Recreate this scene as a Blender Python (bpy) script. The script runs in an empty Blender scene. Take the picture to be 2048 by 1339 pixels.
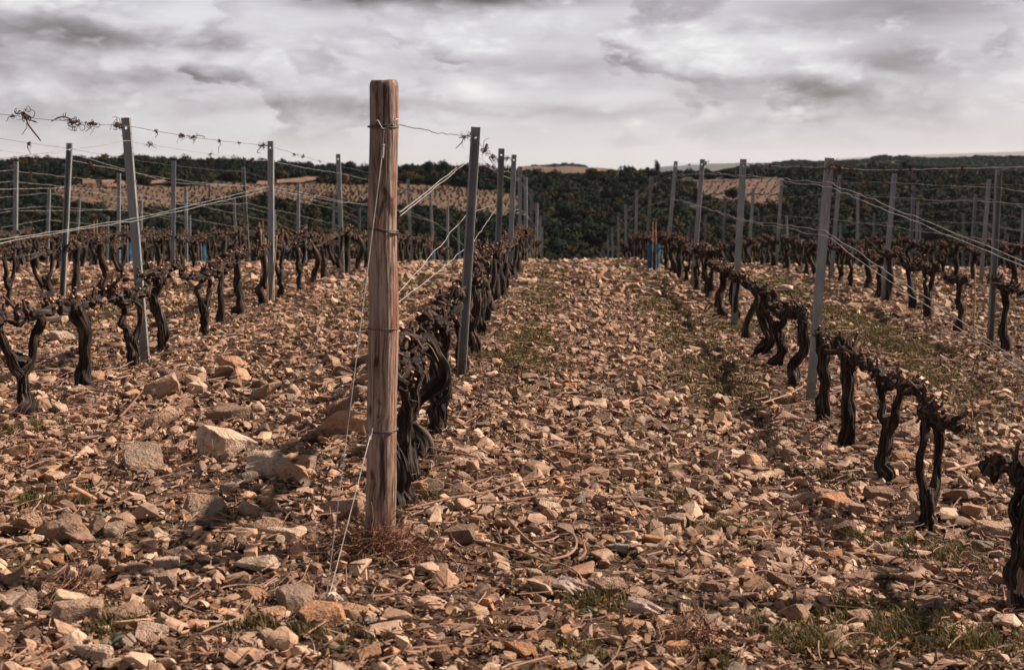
import bpy, bmesh, math, random
import numpy as np
from mathutils import Vector, Matrix

# ------------------------------------------------------------------ camera, sky, sun, exposure
SC = bpy.context.scene
CAMH = 1.60
FPX = 3022.0                      # focal length in pixels of the 2048 px wide photograph
YAW = math.radians(1.95)
PITCH = math.radians(6.60)
cam_data = bpy.data.cameras.new("camera")
cam_data.sensor_width = 36.0
cam_data.lens = FPX / 2048 * 36.0
cam_data.clip_start = 0.05
cam_data.clip_end = 80000
cam_data.dof.use_dof = True
cam_data.dof.focus_distance = 8.0
cam_data.dof.aperture_fstop = 5.6
cam = bpy.data.objects.new("camera", cam_data)
SC.collection.objects.link(cam)
cam.location = (0, 0, CAMH)
cam.rotation_euler = (math.pi / 2 - PITCH, 0, YAW)
SC.camera = cam

SUN_AZ = math.radians(68)         # from the row direction (+Y) towards +X
SUN_EL = math.radians(40)
sun_data = bpy.data.lights.new("sun", 'SUN')
sun_data.energy = 5.0
sun_data.angle = math.radians(1.4)
sun_data.color = (1.0, 0.82, 0.675)
sun = bpy.data.objects.new("sun", sun_data)
SC.collection.objects.link(sun)
sdir = Vector((math.cos(SUN_EL) * math.sin(SUN_AZ), math.cos(SUN_EL) * math.cos(SUN_AZ), math.sin(SUN_EL)))
sun.rotation_euler = sdir.to_track_quat('Z', 'Y').to_euler()
sun.location = (20, 10, 20)

SC.view_settings.view_transform = 'Standard'
SC.view_settings.look = 'None'
SC.view_settings.exposure = 1.05
SC.view_settings.gamma = 1.0
SC.view_settings.use_curve_mapping = False
SC.cycles.max_bounces = 4
SC.cycles.diffuse_bounces = 2
SC.cycles.glossy_bounces = 1
SC.cycles.transmission_bounces = 2
SC.cycles.volume_bounces = 0
SC.cycles.caustics_reflective = False
SC.cycles.caustics_refractive = False


class NT:
    """small helper around a node tree"""
    def __init__(self, tree):
        self.t = tree; self.n = tree.nodes; self.l = tree.links

    def new(self, kind, **kw):
        nd = self.n.new(kind)
        for k, v in kw.items():
            if k == 'inp':
                for kk, vv in v.items():
                    if hasattr(vv, 'is_linked') or isinstance(vv, bpy.types.NodeSocket):
                        self.l.new(vv, nd.inputs[kk])
                    else:
                        nd.inputs[kk].default_value = vv
            else:
                setattr(nd, k, v)
        return nd

    def math(self, op, a, b=None, c=None, clamp=False):
        nd = self.n.new('ShaderNodeMath'); nd.operation = op; nd.use_clamp = clamp
        for i, v in enumerate((a, b, c)):
            if v is None: continue
            if isinstance(v, bpy.types.NodeSocket): self.l.new(v, nd.inputs[i])
            else: nd.inputs[i].default_value = v
        return nd.outputs[0]

    def mix(self, f, a, b, blend='MIX'):
        nd = self.n.new('ShaderNodeMix'); nd.data_type = 'RGBA'; nd.blend_type = blend
        for idx, v in ((0, f), (6, a), (7, b)):
            if isinstance(v, bpy.types.NodeSocket): self.l.new(v, nd.inputs[idx])
            elif idx == 0: nd.inputs[0].default_value = v
            else: nd.inputs[idx].default_value = (*v, 1.0) if len(v) == 3 else v
        return nd.outputs[2]

    def ramp(self, f, stops, interp='LINEAR'):
        nd = self.n.new('ShaderNodeValToRGB'); nd.color_ramp.interpolation = interp
        els = nd.color_ramp.elements
        while len(els) < len(stops): els.new(0.5)
        for e, (p, c) in zip(els, stops):
            e.position = p
            e.color = (*c, 1.0) if not isinstance(c, (int, float)) else (c, c, c, 1.0)
        self.l.new(f, nd.inputs[0])
        return nd.outputs[0]

    def maprange(self, v, a, b, c=0.0, d=1.0, smooth=True):
        nd = self.n.new('ShaderNodeMapRange')
        nd.interpolation_type = 'SMOOTHSTEP' if smooth else 'LINEAR'
        self.l.new(v, nd.inputs[0])
        for i, x in enumerate((a, b, c, d)): nd.inputs[i + 1].default_value = x
        return nd.outputs[0]

    def noise(self, vec, scale, detail=4, rough=0.5, dist=0.0, dim='3D'):
        nd = self.n.new('ShaderNodeTexNoise'); nd.noise_dimensions = dim
        if vec is not None: self.l.new(vec, nd.inputs['Vector'])
        nd.inputs['Scale'].default_value = scale
        nd.inputs['Detail'].default_value = detail
        nd.inputs['Roughness'].default_value = rough
        nd.inputs['Distortion'].default_value = dist
        return nd.outputs[0]


def build_world():
    w = bpy.data.worlds.new("World"); SC.world = w; w.use_nodes = True
    T = NT(w.node_tree); T.n.clear()
    out = T.new('ShaderNodeOutputWorld'); bg = T.new('ShaderNodeBackground')
    T.l.new(bg.outputs[0], out.inputs[0])
    sky = T.new('ShaderNodeTexSky', sky_type='NISHITA')
    sky.sun_disc = False
    sky.sun_elevation = SUN_EL
    sky.sun_rotation = SUN_AZ
    tc = T.new('ShaderNodeTexCoord')
    sep = T.new('ShaderNodeSeparateXYZ', inp={0: tc.outputs['Generated']})
    x, y, z = sep.outputs
    az = T.math('ARCTAN2', x, y)
    el = T.math('ARCSINE', z)

    # every bank: a height field of billows over azimuth and elevation, lit from above and from the sun's side
    def field(fx, fy, ox, oy, sx, sy, detail, rough, dist):
        c = T.new('ShaderNodeCombineXYZ', inp={0: T.math('MULTIPLY', T.math('ADD', az, ox + sx), fx), 1: T.math('MULTIPLY', T.math('ADD', el, oy + sy), fy), 2: oy * 9.0})
        nd = T.new('ShaderNodeTexNoise', inp={'Vector': c.outputs[0], 'Scale': 1.0, 'Detail': detail, 'Roughness': rough, 'Distortion': dist})
        return nd.outputs[0]

    def puffs(fx, fy, ox, oy, sx, sy, wx, detail):
        c = T.new('ShaderNodeCombineXYZ', inp={0: T.math('ADD', T.math('MULTIPLY', T.math('ADD', az, ox + sx), fx), wx), 1: T.math('ADD', T.math('MULTIPLY', T.math('ADD', el, oy + sy), fy), wx), 2: oy * 9.0})
        nd = T.new('ShaderNodeTexVoronoi', voronoi_dimensions='2D', feature='F1', inp={'Vector': c.outputs[0], 'Scale': 1.0, 'Detail': detail, 'Roughness': .55})
        return nd.outputs['Distance']

    def bank(fx, fy, ox, oy, thr, soft, base, gain, puff=.16, dx=.012, dy=.009):
        f0 = field(fx, fy, ox, oy, 0, 0, 7, .57, .15)
        f1 = field(fx, fy, ox, oy, dx, dy, 2, .5, .15)
        wx = T.math('MULTIPLY', f0, 1.4)
        p0 = puffs(fx * 2.6, fy * 2.3, ox, oy, 0, 0, wx, 3.0)
        p1 = puffs(fx * 2.6, fy * 2.3, ox, oy, dx * .6, dy * .8, wx, 0.0)
        h = T.math('SUBTRACT', f0, T.math('MULTIPLY', p0, puff))
        alpha = T.maprange(h, thr, thr + soft)
        lit = T.math('ADD', T.math('ADD', base, T.math('MULTIPLY', T.math('SUBTRACT', f0, f1), gain)), T.math('MULTIPLY', T.math('SUBTRACT', p1, p0), .30))
        return alpha, lit
    val = T.math('ADD', 0.75, T.math('MULTIPLY', T.math('SUBTRACT', field(5, 22, .3, .7, 0, 0, 4, .5, .2), .5), .9))
    for a in [(8.0, 20, 1.1, .13, .33, .11, .70, 2.3, .17), (5.6, 13.0, 2.37, .47, .345, .09, .76, 2.7, .17)]:
        al, lit = bank(*a)
        val = T.math('ADD', T.math('MULTIPLY', val, T.math('SUBTRACT', 1.0, al)), T.math('MULTIPLY', lit, al))
    wob = T.math('SUBTRACT', field(16, 44, .9, .2, 0, 0, 4, .6, .0), .5)

    def blob(px, py, wx, wy, amt, rag=1.0):
        """one large cloud base or sunlit tower, at its azimuth and elevation"""
        a0 = math.atan((px - 1127) / FPX); e0 = (320 - py) / FPX
        da = T.math('DIVIDE', T.math('ADD', T.math('SUBTRACT', az, a0), T.math('MULTIPLY', wob, 0.09 * rag)), wx / FPX)
        de = T.math('DIVIDE', T.math('ADD', T.math('SUBTRACT', el, e0), T.math('MULTIPLY', wob, 0.030 * rag)), wy / FPX)
        r2 = T.math('ADD', T.math('MULTIPLY', da, da), T.math('MULTIPLY', de, de))
        return T.math('MULTIPLY', T.math('POWER', 2.718, T.math('MULTIPLY', r2, -1.0)), amt)
    for b in [(150, 72, 330, 30, -0.36), (480, 100, 150, 22, -0.15), (890, -8, 300, 30, -0.95, .3), (1130, 140, 150, 26, -0.24), (1800, 128, 200, 32, -0.38), (1680, 40, 330, 34, -0.24),
              (640, 215, 280, 20, -0.22), (1080, 224, 300, 14, -0.18), (330, 170, 150, 20, -.16), (1590, 188, 110, 14, -.22),
              (930, 70, 170, 44, 0.20), (620, 50, 170, 36, 0.16), (1400, 80, 130, 60, 0.22), (1610, 105, 100, 34, 0.26), (90, 205, 150, 40, 0.16), (960, 180, 90, 30, .16), (1280, 190, 90, 24, .14), (350, 130, 140, 20, .14)]:
        val = T.math('ADD', val, blob(*b))
    veil = T.maprange(el, 0.002, 0.036)
    val = T.math('ADD', T.math('MULTIPLY', val, T.math('ADD', T.math('MULTIPLY', veil, 0.80), 0.20)),
                 T.math('MULTIPLY', T.math('SUBTRACT', 1.0, veil), 0.60))
    # unseen overhead sky is dimmed to weaken its fill, like grey cloud undersides
    val = T.math('SUBTRACT', val, T.math('MULTIPLY', T.maprange(el, 0.12, 0.6), 0.52))
    col = T.ramp(val, [(0.0, (0.12, 0.115, 0.12)), (0.25, (0.27, 0.255, 0.265)), (0.5, (0.48, 0.46, 0.49)), (0.72, (0.70, 0.685, 0.715)), (0.92, (0.89, 0.88, 0.895)), (1.0, (0.96, 0.955, 0.96))])
    warm = T.math('MULTIPLY', T.maprange(az, 0.0, 0.35), T.math('SUBTRACT', 1.0, T.maprange(el, 0.0, 0.06)))
    col = T.mix(T.math('MULTIPLY', warm, 0.5), col, (0.70, 0.62, 0.61))
    skyc = T.new('ShaderNodeVectorMath', operation='SCALE', inp={0: sky.outputs[0], 3: 0.10})
    col = T.mix(0.96, skyc.outputs[0], col)
    w.cycles.sampling_method = 'NONE'
    T.l.new(col, bg.inputs[0]); bg.inputs[1].default_value = 0.45


build_world()

# ------------------------------------------------------------------ helpers
COL = SC.collection
rng = np.random.default_rng(7)
random.seed(7)


def hash3(ix, iy, iz, seed=0):
    h = (ix.astype(np.int64) * 374761393 + iy.astype(np.int64) * 668265263 + iz.astype(np.int64) * 2147483647 + seed * 144665) & 0xffffffff
    h = ((h ^ (h >> 13)) * 1274126177) & 0xffffffff
    h = (h ^ (h >> 16)) & 0xffffffff
    return h.astype(np.float64) / 0xffffffff * 2 - 1


def vn(x, y, z=None, seed=0):
    """value noise in [-1,1]"""
    x = np.asarray(x, float); y = np.asarray(y, float)
    z = np.zeros_like(x) if z is None else np.asarray(z, float) + np.zeros_like(x)
    ix = np.floor(x); iy = np.floor(y); iz = np.floor(z)
    fx, fy, fz = x - ix, y - iy, z - iz
    fx, fy, fz = [f * f * (3 - 2 * f) for f in (fx, fy, fz)]
    r = 0
    for dx in (0, 1):
        for dy in (0, 1):
            for dz in (0, 1):
                r = r + hash3(ix + dx, iy + dy, iz + dz, seed) * (fx if dx else 1 - fx) * (fy if dy else 1 - fy) * (fz if dz else 1 - fz)
    return r


def sstep(a, b, x):
    t = np.clip((np.asarray(x, float) - a) / (b - a), 0, 1)
    return t * t * (3 - 2 * t)


def obj(name, mesh, mat=None, parent=None):
    o = bpy.data.objects.new(name, mesh)
    COL.objects.link(o)
    if mat is not None and mesh is not None and len(mesh.materials) == 0:
        mesh.materials.append(mat)
    if parent is not None: o.parent = parent
    return o


def tag(o, label, cat, group=None):
    o['label'] = label; o['category'] = cat
    if group: o['group'] = group
    return o


def empty(name, loc, rot=(0, 0, 0)):
    o = bpy.data.objects.new(name, None); COL.objects.link(o)
    o.location = loc; o.rotation_euler = rot
    o.empty_display_size = 0.1
    return o


def mesh_np(name, V, F, mats=(), attrs=None, smooth=False, fmat=None):
    """V (n,3); F: array (m,3) or (m,4) or a list of such arrays"""
    V = np.asarray(V, np.float32)
    if isinstance(F, np.ndarray): F = [F]
    F = [np.asarray(f, np.int32) for f in F if len(f)]
    me = bpy.data.meshes.new(name)
    me.vertices.add(len(V)); me.vertices.foreach_set('co', V.ravel())
    nl = sum(f.size for f in F); npoly = sum(len(f) for f in F)
    me.loops.add(nl); me.loops.foreach_set('vertex_index', np.concatenate([f.ravel() for f in F]))
    me.polygons.add(npoly)
    tot = np.concatenate([np.full(len(f), f.shape[1], np.int32) for f in F])
    st = np.concatenate([[0], np.cumsum(tot)[:-1]]).astype(np.int32)
    me.polygons.foreach_set('loop_start', st)
    if fmat is not None: me.polygons.foreach_set('material_index', np.asarray(fmat, np.int32))
    me.polygons.foreach_set('use_smooth', np.full(npoly, bool(smooth)))
    for m in mats: me.materials.append(m)
    if attrs:
        for k, a in attrs.items():
            a = np.asarray(a, np.float32)
            if a.ndim == 1:
                at = me.attributes.new(k, 'FLOAT', 'POINT'); at.data.foreach_set('value', a)
            else:
                at = me.attributes.new(k, 'FLOAT_VECTOR', 'POINT'); at.data.foreach_set('vector', a.ravel())
    me.update(calc_edges=True)
    return me


class MB:
    """collects pieces into one mesh"""
    def __init__(self):
        self.V = []; self.Q = []; self.T = []; self.qm = []; self.tm = []; self.n = 0; self.A = []

    def add(self, V, Q=None, T=None, mat=0, A=None):
        V = np.asarray(V, float)
        self.V.append(V)
        self.A.append(np.zeros((len(V), 3)) if A is None else A)
        if Q is not None and len(Q): self.Q.append(np.asarray(Q) + self.n); self.qm.append(np.full(len(Q), mat))
        if T is not None and len(T): self.T.append(np.asarray(T) + self.n); self.tm.append(np.full(len(T), mat))
        self.n += len(V)

    def mesh(self, name, mats, smooth=False, attr=None):
        F = []; fm = []
        if self.Q: F.append(np.concatenate(self.Q)); fm.append(np.concatenate(self.qm))
        if self.T: F.append(np.concatenate(self.T)); fm.append(np.concatenate(self.tm))
        return mesh_np(name, np.concatenate(self.V), F, mats, {attr: np.concatenate(self.A)} if attr else None, smooth, np.concatenate(fm))


def catmull(P, n):
    P = np.asarray(P, float)
    if len(P) == 2:
        t = np.linspace(0, 1, n)[:, None]; return P[0] * (1 - t) + P[1] * t
    Q = np.vstack([2 * P[0] - P[1], P, 2 * P[-1] - P[-2]])
    t = np.linspace(0, len(P) - 1 - 1e-9, n); i = np.floor(t).astype(int); f = (t - i)[:, None]
    p0, p1, p2, p3 = Q[i], Q[i + 1], Q[i + 2], Q[i + 3]
    return 0.5 * ((2 * p1) + (-p0 + p2) * f + (2 * p0 - 5 * p1 + 4 * p2 - p3) * f ** 2 + (-p0 + 3 * p1 - 3 * p2 + p3) * f ** 3)


def tube(P, R, seg=8, rings=None, ridge=0.0, lump=0.0, seed=0, cap=True, freq=5.0, lfreq=10.0, twist=0.0):
    """a tube along the points P with radii R; returns V, quads, cap triangles, attribute"""
    P = np.asarray(P, float); R = np.asarray(R, float)
    n = rings or len(P)
    C = catmull(P, n)
    rr = np.interp(np.linspace(0, 1, n), np.linspace(0, 1, len(R)), R)
    Tn = np.gradient(C, axis=0); Tn /= np.linalg.norm(Tn, axis=1)[:, None] + 1e-12
    up = np.array([1.0, 0, 0]) if abs(Tn[0][0]) < 0.8 else np.array([0, 1.0, 0])
    N = np.zeros_like(C); a = up - Tn[0] * up.dot(Tn[0]); N[0] = a / np.linalg.norm(a)
    for i in range(1, n):
        a = N[i - 1] - Tn[i] * N[i - 1].dot(Tn[i]); N[i] = a / (np.linalg.norm(a) + 1e-12)
    B = np.cross(Tn, N)
    th = np.linspace(0, 2 * np.pi, seg, endpoint=False)
    S = np.concatenate([[0], np.cumsum(np.linalg.norm(np.diff(C, axis=0), axis=1))])
    TH, SS = np.meshgrid(th, S)
    rad = rr[:, None] * np.ones_like(TH)
    if ridge or lump:
        A = TH + twist * SS
        if ridge:
            f = freq
            k = vn(np.cos(A) * f, np.sin(A) * f, SS * 4.0 + seed * 7.3, seed)
            rad = rad * (1 + ridge * (1 - 2.2 * np.abs(k)))
        if lump:
            rad = rad * (1 + lump * vn(np.cos(TH) * 1.3, np.sin(TH) * 1.3, SS * lfreq + seed * 3.1, seed + 5))
    V = C[:, None, :] + rad[..., None] * (np.cos(TH)[..., None] * N[:, None, :] + np.sin(TH)[..., None] * B[:, None, :])
    V = V.reshape(-1, 3)
    i = np.arange(n - 1)[:, None] * seg; j = np.arange(seg)[None, :]; j2 = (j + 1) % seg
    Q = np.stack([i + j, i + j2, i + seg + j2, i + seg + j], -1).reshape(-1, 4)
    A = np.stack([np.cos(TH) * 0.04, np.sin(TH) * 0.04, SS + seed * 0.37], -1).reshape(-1, 3)
    Tt = None
    tube.last = (C, n, seg)
    if cap:
        V = np.vstack([V, C[0], C[-1]])
        A = np.vstack([A, A[0], A[-1]])
        c0, c1 = n * seg, n * seg + 1
        jj = np.arange(seg); jn = (jj + 1) % seg
        Tt = np.vstack([np.stack([np.full(seg, c0), jn, jj], -1), np.stack([np.full(seg, c1), (n - 1) * seg + jj, (n - 1) * seg + jn], -1)])
    return V, Q, Tt, A


def add_tube(mb, *a, mat=0, **k):
    V, Q, T, A = tube(*a, **k); mb.add(V, Q, T, mat, A)


# pixel of the photograph -> ray (used only to read positions of the rows, posts and wires off the photo)
FWD = np.array([-math.sin(YAW) * math.cos(PITCH), math.cos(YAW) * math.cos(PITCH), -math.sin(PITCH)])
RGT = np.array([math.cos(YAW), math.sin(YAW), 0.0])
UPV = np.cross(RGT, FWD)
EYE = np.array([0, 0, CAMH])


def ray(px, py):
    return (px - 1024) / FPX * RGT + (669.5 - py) / FPX * UPV + FWD


def on_row(px, py, X):
    d = ray(px, py); t = X / d[0]
    return EYE + d * t


# ------------------------------------------------------------------ the lie of the land
_gx = np.linspace(-40, 40, 801)
_gv = np.interp(_gx, [-40, -12, -5.7, -3.2, -0.7, 1.8, 4.3, 8, 40], [1.75, 1.56, 1.52, 1.53, 1.46, 1.77, 1.85, 1.9, 2.3])
_k = np.exp(-np.linspace(-2, 2, 21) ** 2); _k /= _k.sum()
_gs = np.convolve(np.pad(_gv, 10, 'edge'), _k, 'valid')
_dy = [0, 17, 21, 26, 31.4, 37, 43.5, 49.5, 55.5, 60, 70, 85, 105, 140]
_dv = [0, 0, 0.02, 0.12, 0.35, 0.74, 1.27, 1.83, 2.48, 2.98, 4.1, 6.0, 8.9, 14.0]
_yy = np.linspace(0, 140, 1401); _dd = np.convolve(np.pad(np.interp(_yy, _dy, _dv), 20, 'edge'), np.ones(41) / 41, 'valid')


def near_depth(X, Y):
    Ye = Y + 4.3 * sstep(1.7, -0.6, X)
    return np.interp(X, _gx, _gs) + np.interp(Ye, _yy, _dd)


def _pxu(p): return (np.asarray(p, float) - 1127) / FPX
def _ang(y): return (320 - np.asarray(y, float)) / FPX


_s1 = (_pxu([-400, 0, 250, 480, 740, 1000, 1130, 1300, 1450, 1600, 1800, 2048, 2500]), _ang([338, 336, 334, 344, 352, 352, 354, 360, 353, 350, 350, 352, 352]))
_s2 = (_pxu([-400, 900, 1000, 1070, 1140, 1230, 1300, 1420, 1480, 1600, 1700, 1800, 2048, 2500]), _ang([356, 352, 345, 333, 331, 342, 350, 350, 340, 328, 322, 319, 317, 317]))
_s3 = (_pxu([-400, 1200, 1260, 1330, 1420, 1520, 1600, 1700, 2048, 2500]), _ang([350, 350, 341, 332, 327, 325, 322, 318, 312, 312]))
_s4 = (_pxu([-400, 1350, 1500, 1600, 1700, 1850, 2048, 2500]), _ang([348, 340, 332, 324, 315, 309, 303, 300]))
FD = np.array([80, 110, 150, 190, 230, 310, 400, 480, 800, 1300, 2500, 12000, 15000, 26000, 34000.])


def far_angle(u, D):
    u = np.asarray(u, float); D = np.asarray(D, float)
    S1, S2, S3, S4 = [np.interp(u, *s) for s in (_s1, _s2, _s3, _s4)]
    one = np.ones_like(u)
    cols = [-.082 * one, -.106 * one, -.115 * one, -.100 * one, -.078 * one, -.050 * one, S1 - .013, S1, S1 - .022, S2, S2 * .5 - .03, S3, S3 - .006, S4, S4 - .004]
    C = np.stack(cols, -1)
    lf = np.log(FD); ld = np.log(np.clip(D, 80, 33999))
    i = np.clip(np.searchsorted(lf, ld, 'right') - 1, 0, len(FD) - 2)
    t = (ld - lf[i]) / (lf[i + 1] - lf[i]); t = t * t * (3 - 2 * t) * 0.5 + t * 0.5
    a = np.take_along_axis(C, i[..., None], -1)[..., 0]; b = np.take_along_axis(C, (i + 1)[..., None], -1)[..., 0]
    return a * (1 - t) + b * t


def gz(X, Y):
    """height of the ground"""
    X = np.asarray(X, float); Y = np.asarray(Y, float)
    D = np.hypot(X, Y)
    azi = np.clip(np.arctan2(X, Y), -0.62, 0.62)
    zn = -near_depth(X, np.clip(Y, 0, 139))
    zf = D * far_angle(np.tan(azi), D) + sstep(150, 260, D) * np.minimum(D * 0.004, 3) * vn(X / 38, Y / 38, seed=3)
    w = sstep(75, 112, D)
    z = zn * (1 - w) + zf * w
    nz = sstep(60, 25, D)
    z = z + nz * (0.020 * vn(X / 0.55, Y / 0.55, seed=1) + 0.03 * vn(X / 1.7, Y / 1.7, seed=2))
    return z + CAMH


_GN = np.meshgrid(np.arange(-18, 16.01, .06), np.arange(2, 46.01, .06), indexing='ij')
_GG = gz(_GN[0], _GN[1]).tolist()


def gzs(x, y):
    """height of the ground at one point"""
    fx = (x + 18) / .06; fy = (y - 2) / .06
    if 0 <= fx < 565 and 0 <= fy < 732:
        i, j = int(fx), int(fy); u, v = fx - i, fy - j; a, b = _GG[i], _GG[i + 1]
        return (a[j] * (1 - v) + a[j + 1] * v) * (1 - u) + (b[j] * (1 - v) + b[j + 1] * v) * u
    return float(gz(x, y))


def at_field(px, py, lo=240, hi=479):
    """the point on the far slope seen at a pixel column/row"""
    u = (px - 1127) / FPX
    Ds = np.linspace(lo, hi, 400)
    cy = 1 / math.sqrt(1 + u * u)
    z = gz(u * Ds * cy, Ds * cy) - CAMH
    a = z / (Ds * cy)
    k = np.argmin(np.abs(a - (320 - py) / FPX))
    return np.array([u * Ds[k] * cy, Ds[k] * cy, z[k] + CAMH])


# ------------------------------------------------------------------ materials
def mat(name):
    m = bpy.data.materials.new(name); m.use_nodes = True
    T = NT(m.node_tree); T.n.clear()
    out = T.new('ShaderNodeOutputMaterial'); b = T.new('ShaderNodeBsdfPrincipled')
    T.l.new(b.outputs[0], out.inputs[0])
    b.inputs['Roughness'].default_value = 0.85
    b.inputs['Specular IOR Level'].default_value = 0.25
    return m, T, b


def bump(T, b, h, strength=0.5, dist=0.01):
    bp = T.new('ShaderNodeBump', inp={'Strength': strength, 'Distance': dist, 'Height': h})
    T.l.new(bp.outputs[0], b.inputs['Normal'])


def m_stone(name, source, tint=None):
    m, T, b = mat(name)
    if source == 'object':
        r = T.new('ShaderNodeObjectInfo').outputs['Random']
    else:
        r = T.new('ShaderNodeAttribute', attribute_name='rnd').outputs['Fac']
    tc = T.new('ShaderNodeTexCoord')
    off = T.new('ShaderNodeCombineXYZ', inp={0: T.math('MULTIPLY', r, 37.0), 1: T.math('MULTIPLY', r, 91.0), 2: 0.0})
    vec = T.new('ShaderNodeVectorMath', operation='ADD', inp={0: tc.outputs['Object'], 1: off.outputs[0]}).outputs[0]
    base = T.ramp(r, [(0.0, (0.36, 0.225, 0.152)), (0.13, (0.17, 0.105, 0.073)), (0.27, (0.50, 0.35, 0.25)), (0.39, (0.115, 0.070, 0.050)), (0.53, (0.42, 0.27, 0.185)),
                      (0.62, (0.26, 0.195, 0.145)), (0.73, (0.40, 0.195, 0.10)), (0.81, (0.56, 0.415, 0.305)), (0.89, (0.27, 0.15, 0.094)), (0.95, (0.20, 0.172, 0.142)), (1.0, (0.45, 0.255, 0.15))]) if tint is None else T.mix(T.math('MULTIPLY', r, .35), tint, (0.24, 0.16, 0.115))
    sc = 1.0 if source == 'mass' else 0.12
    n = T.noise(vec, 14 * sc, 6, 0.6)
    n2 = T.noise(vec, 60 * sc, 4, 0.6)
    st = T.noise(vec, 5 * sc, 3, 0.5)
    c = T.mix(T.maprange(n, 0.40, 0.72, 0, 0.5), base, (0.19, 0.125, 0.09))
    c = T.mix(T.maprange(st, 0.57, 0.72, 0, 0.55), c, (0.44, 0.23, 0.12))
    c = T.mix(T.maprange(n2, 0.58, 0.75, 0, 0.4), c, (0.48, 0.37, 0.27))
    soil = T.noise(vec, 24 * sc, 5, 0.7)
    c = T.mix(T.maprange(soil, 0.52, 0.66, 0, 0.6), c, (0.10, 0.060, 0.040))
    T.l.new(c, b.inputs['Base Color'])
    h = T.math('ADD', T.math('MULTIPLY', n, 0.6), T.math('MULTIPLY', n2, 0.4))
    bump(T, b, h, 0.8, 0.012 if source == 'mass' else 0.07)
    b.inputs['Roughness'].default_value = 0.8
    return m


M = {}
M['stone'] = m_stone('stone_piece', 'object')
M['stone_mass'] = m_stone('stone_rubble', 'mass')
for _n, _c in (('pale', (0.52, 0.395, 0.30)), ('orange', (0.46, 0.25, 0.14)), ('brown', (0.24, 0.145, 0.10)), ('grey', (0.30, 0.29, 0.27)), ('tan', (0.46, 0.33, 0.245))):
    M['stone_' + _n] = m_stone('stone_' + _n, 'object', _c)


def m_ground():
    m, T, b = mat('vineyard_soil')
    g = T.new('ShaderNodeNewGeometry').outputs['Position']
    far = T.new('ShaderNodeAttribute', attribute_name='far').outputs['Fac']
    n = T.noise(g, 9, 8, 0.65); n2 = T.noise(g, 55, 5, 0.6); n3 = T.noise(g, 1.1, 4, 0.6)
    c = T.ramp(n, [(0.3, (0.020, 0.012, 0.008)), (0.5, (0.048, 0.027, 0.017)), (0.68, (0.10, 0.055, 0.034)), (0.8, (0.17, 0.10, 0.062))])
    c = T.mix(T.maprange(n2, 0.52, 0.70, 0, 0.7), c, (0.30, 0.19, 0.125))
    c = T.mix(T.maprange(n3, 0.52, 0.68, 0, 0.55), c, (0.055, 0.055, 0.02))
    nf = T.noise(g, 0.12, 5, 0.6)
    fc = T.ramp(nf, [(0.35, (0.009, 0.014, 0.009)), (0.55, (0.020, 0.021, 0.012)), (0.72, (0.060, 0.038, 0.021))])
    c = T.mix(far, c, fc)
    T.l.new(c, b.inputs['Base Color'])
    bump(T, b, T.math('ADD', n, T.math('MULTIPLY', n2, 0.5)), 0.8, 0.03)
    b.inputs['Roughness'].default_value = 0.95
    return m


M['ground'] = m_ground()


def m_field(name, a, bcol, c3):
    m, T, b = mat(name)
    g = T.new('ShaderNodeNewGeometry').outputs['Position']
    n = T.noise(g, 0.25, 6, 0.65); n2 = T.noise(g, 0.9, 5, 0.65)
    c = T.ramp(n, [(0.3, a), (0.52, bcol), (0.72, c3)])
    c = T.mix(T.maprange(n2, 0.5, 0.68, 0, 0.6), c, a)
    T.l.new(c, b.inputs['Base Color']); b.inputs['Roughness'].default_value = 1.0
    bump(T, b, n2, 0.8, 0.6)
    return m


M['field'] = m_field('tilled_field_earth', (0.050, 0.032, 0.022), (0.095, 0.059, 0.040), (0.14, 0.089, 0.059))
M['bank'] = m_field('bare_earth_bank', (0.085, 0.05, 0.034), (0.16, 0.098, 0.067), (0.22, 0.145, 0.10))
M['field_pink'] = m_field('ploughed_red_earth', (0.06, 0.038, 0.031), (0.105, 0.066, 0.053), (0.135, 0.088, 0.070))


def m_bark():
    m, T, b = mat('vine_bark')
    a = T.new('ShaderNodeAttribute', attribute_name='bark').outputs['Vector']
    mp = T.new('ShaderNodeMapping', inp={0: a}); mp.inputs['Scale'].default_value = (85, 85, 7)
    n = T.noise(mp.outputs[0], 1.0, 6, 0.65)
    mp2 = T.new('ShaderNodeMapping', inp={0: a}); mp2.inputs['Scale'].default_value = (30, 30, 9)
    n2 = T.noise(mp2.outputs[0], 1.0, 4, 0.6)
    c = T.ramp(n, [(0.40, (0.005, 0.0045, 0.0045)), (0.50, (0.026, 0.019, 0.016)), (0.59, (0.09, 0.063, 0.050)), (0.72, (0.22, 0.16, 0.13))])
    c = T.mix(T.maprange(n2, 0.45, 0.68, 0, 0.65), c, (0.016, 0.012, 0.011))
    T.l.new(c, b.inputs['Base Color']); b.inputs['Roughness'].default_value = 0.95
    bump(T, b, n, 1.0, 0.012)
    return m


M['bark'] = m_bark()


def simple(name, col, rough=0.85, var=0.25, scale=30, metallic=0.0, spec=0.25, bumpd=0.0, vec='Object'):
    m, T, b = mat(name)
    tc = T.new('ShaderNodeTexCoord').outputs[vec]
    n = T.noise(tc, scale, 5, 0.6)
    dark = tuple(max(0, c * (1 - var * 1.6)) for c in col); lite = tuple(c * (1 + var) for c in col)
    T.l.new(T.ramp(n, [(0.28, dark), (0.5, col), (0.72, lite)]), b.inputs['Base Color'])
    b.inputs['Roughness'].default_value = rough; b.inputs['Metallic'].default_value = metallic
    b.inputs['Specular IOR Level'].default_value = spec
    if bumpd: bump(T, b, n, 0.6, bumpd)
    return m, T, b


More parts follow.
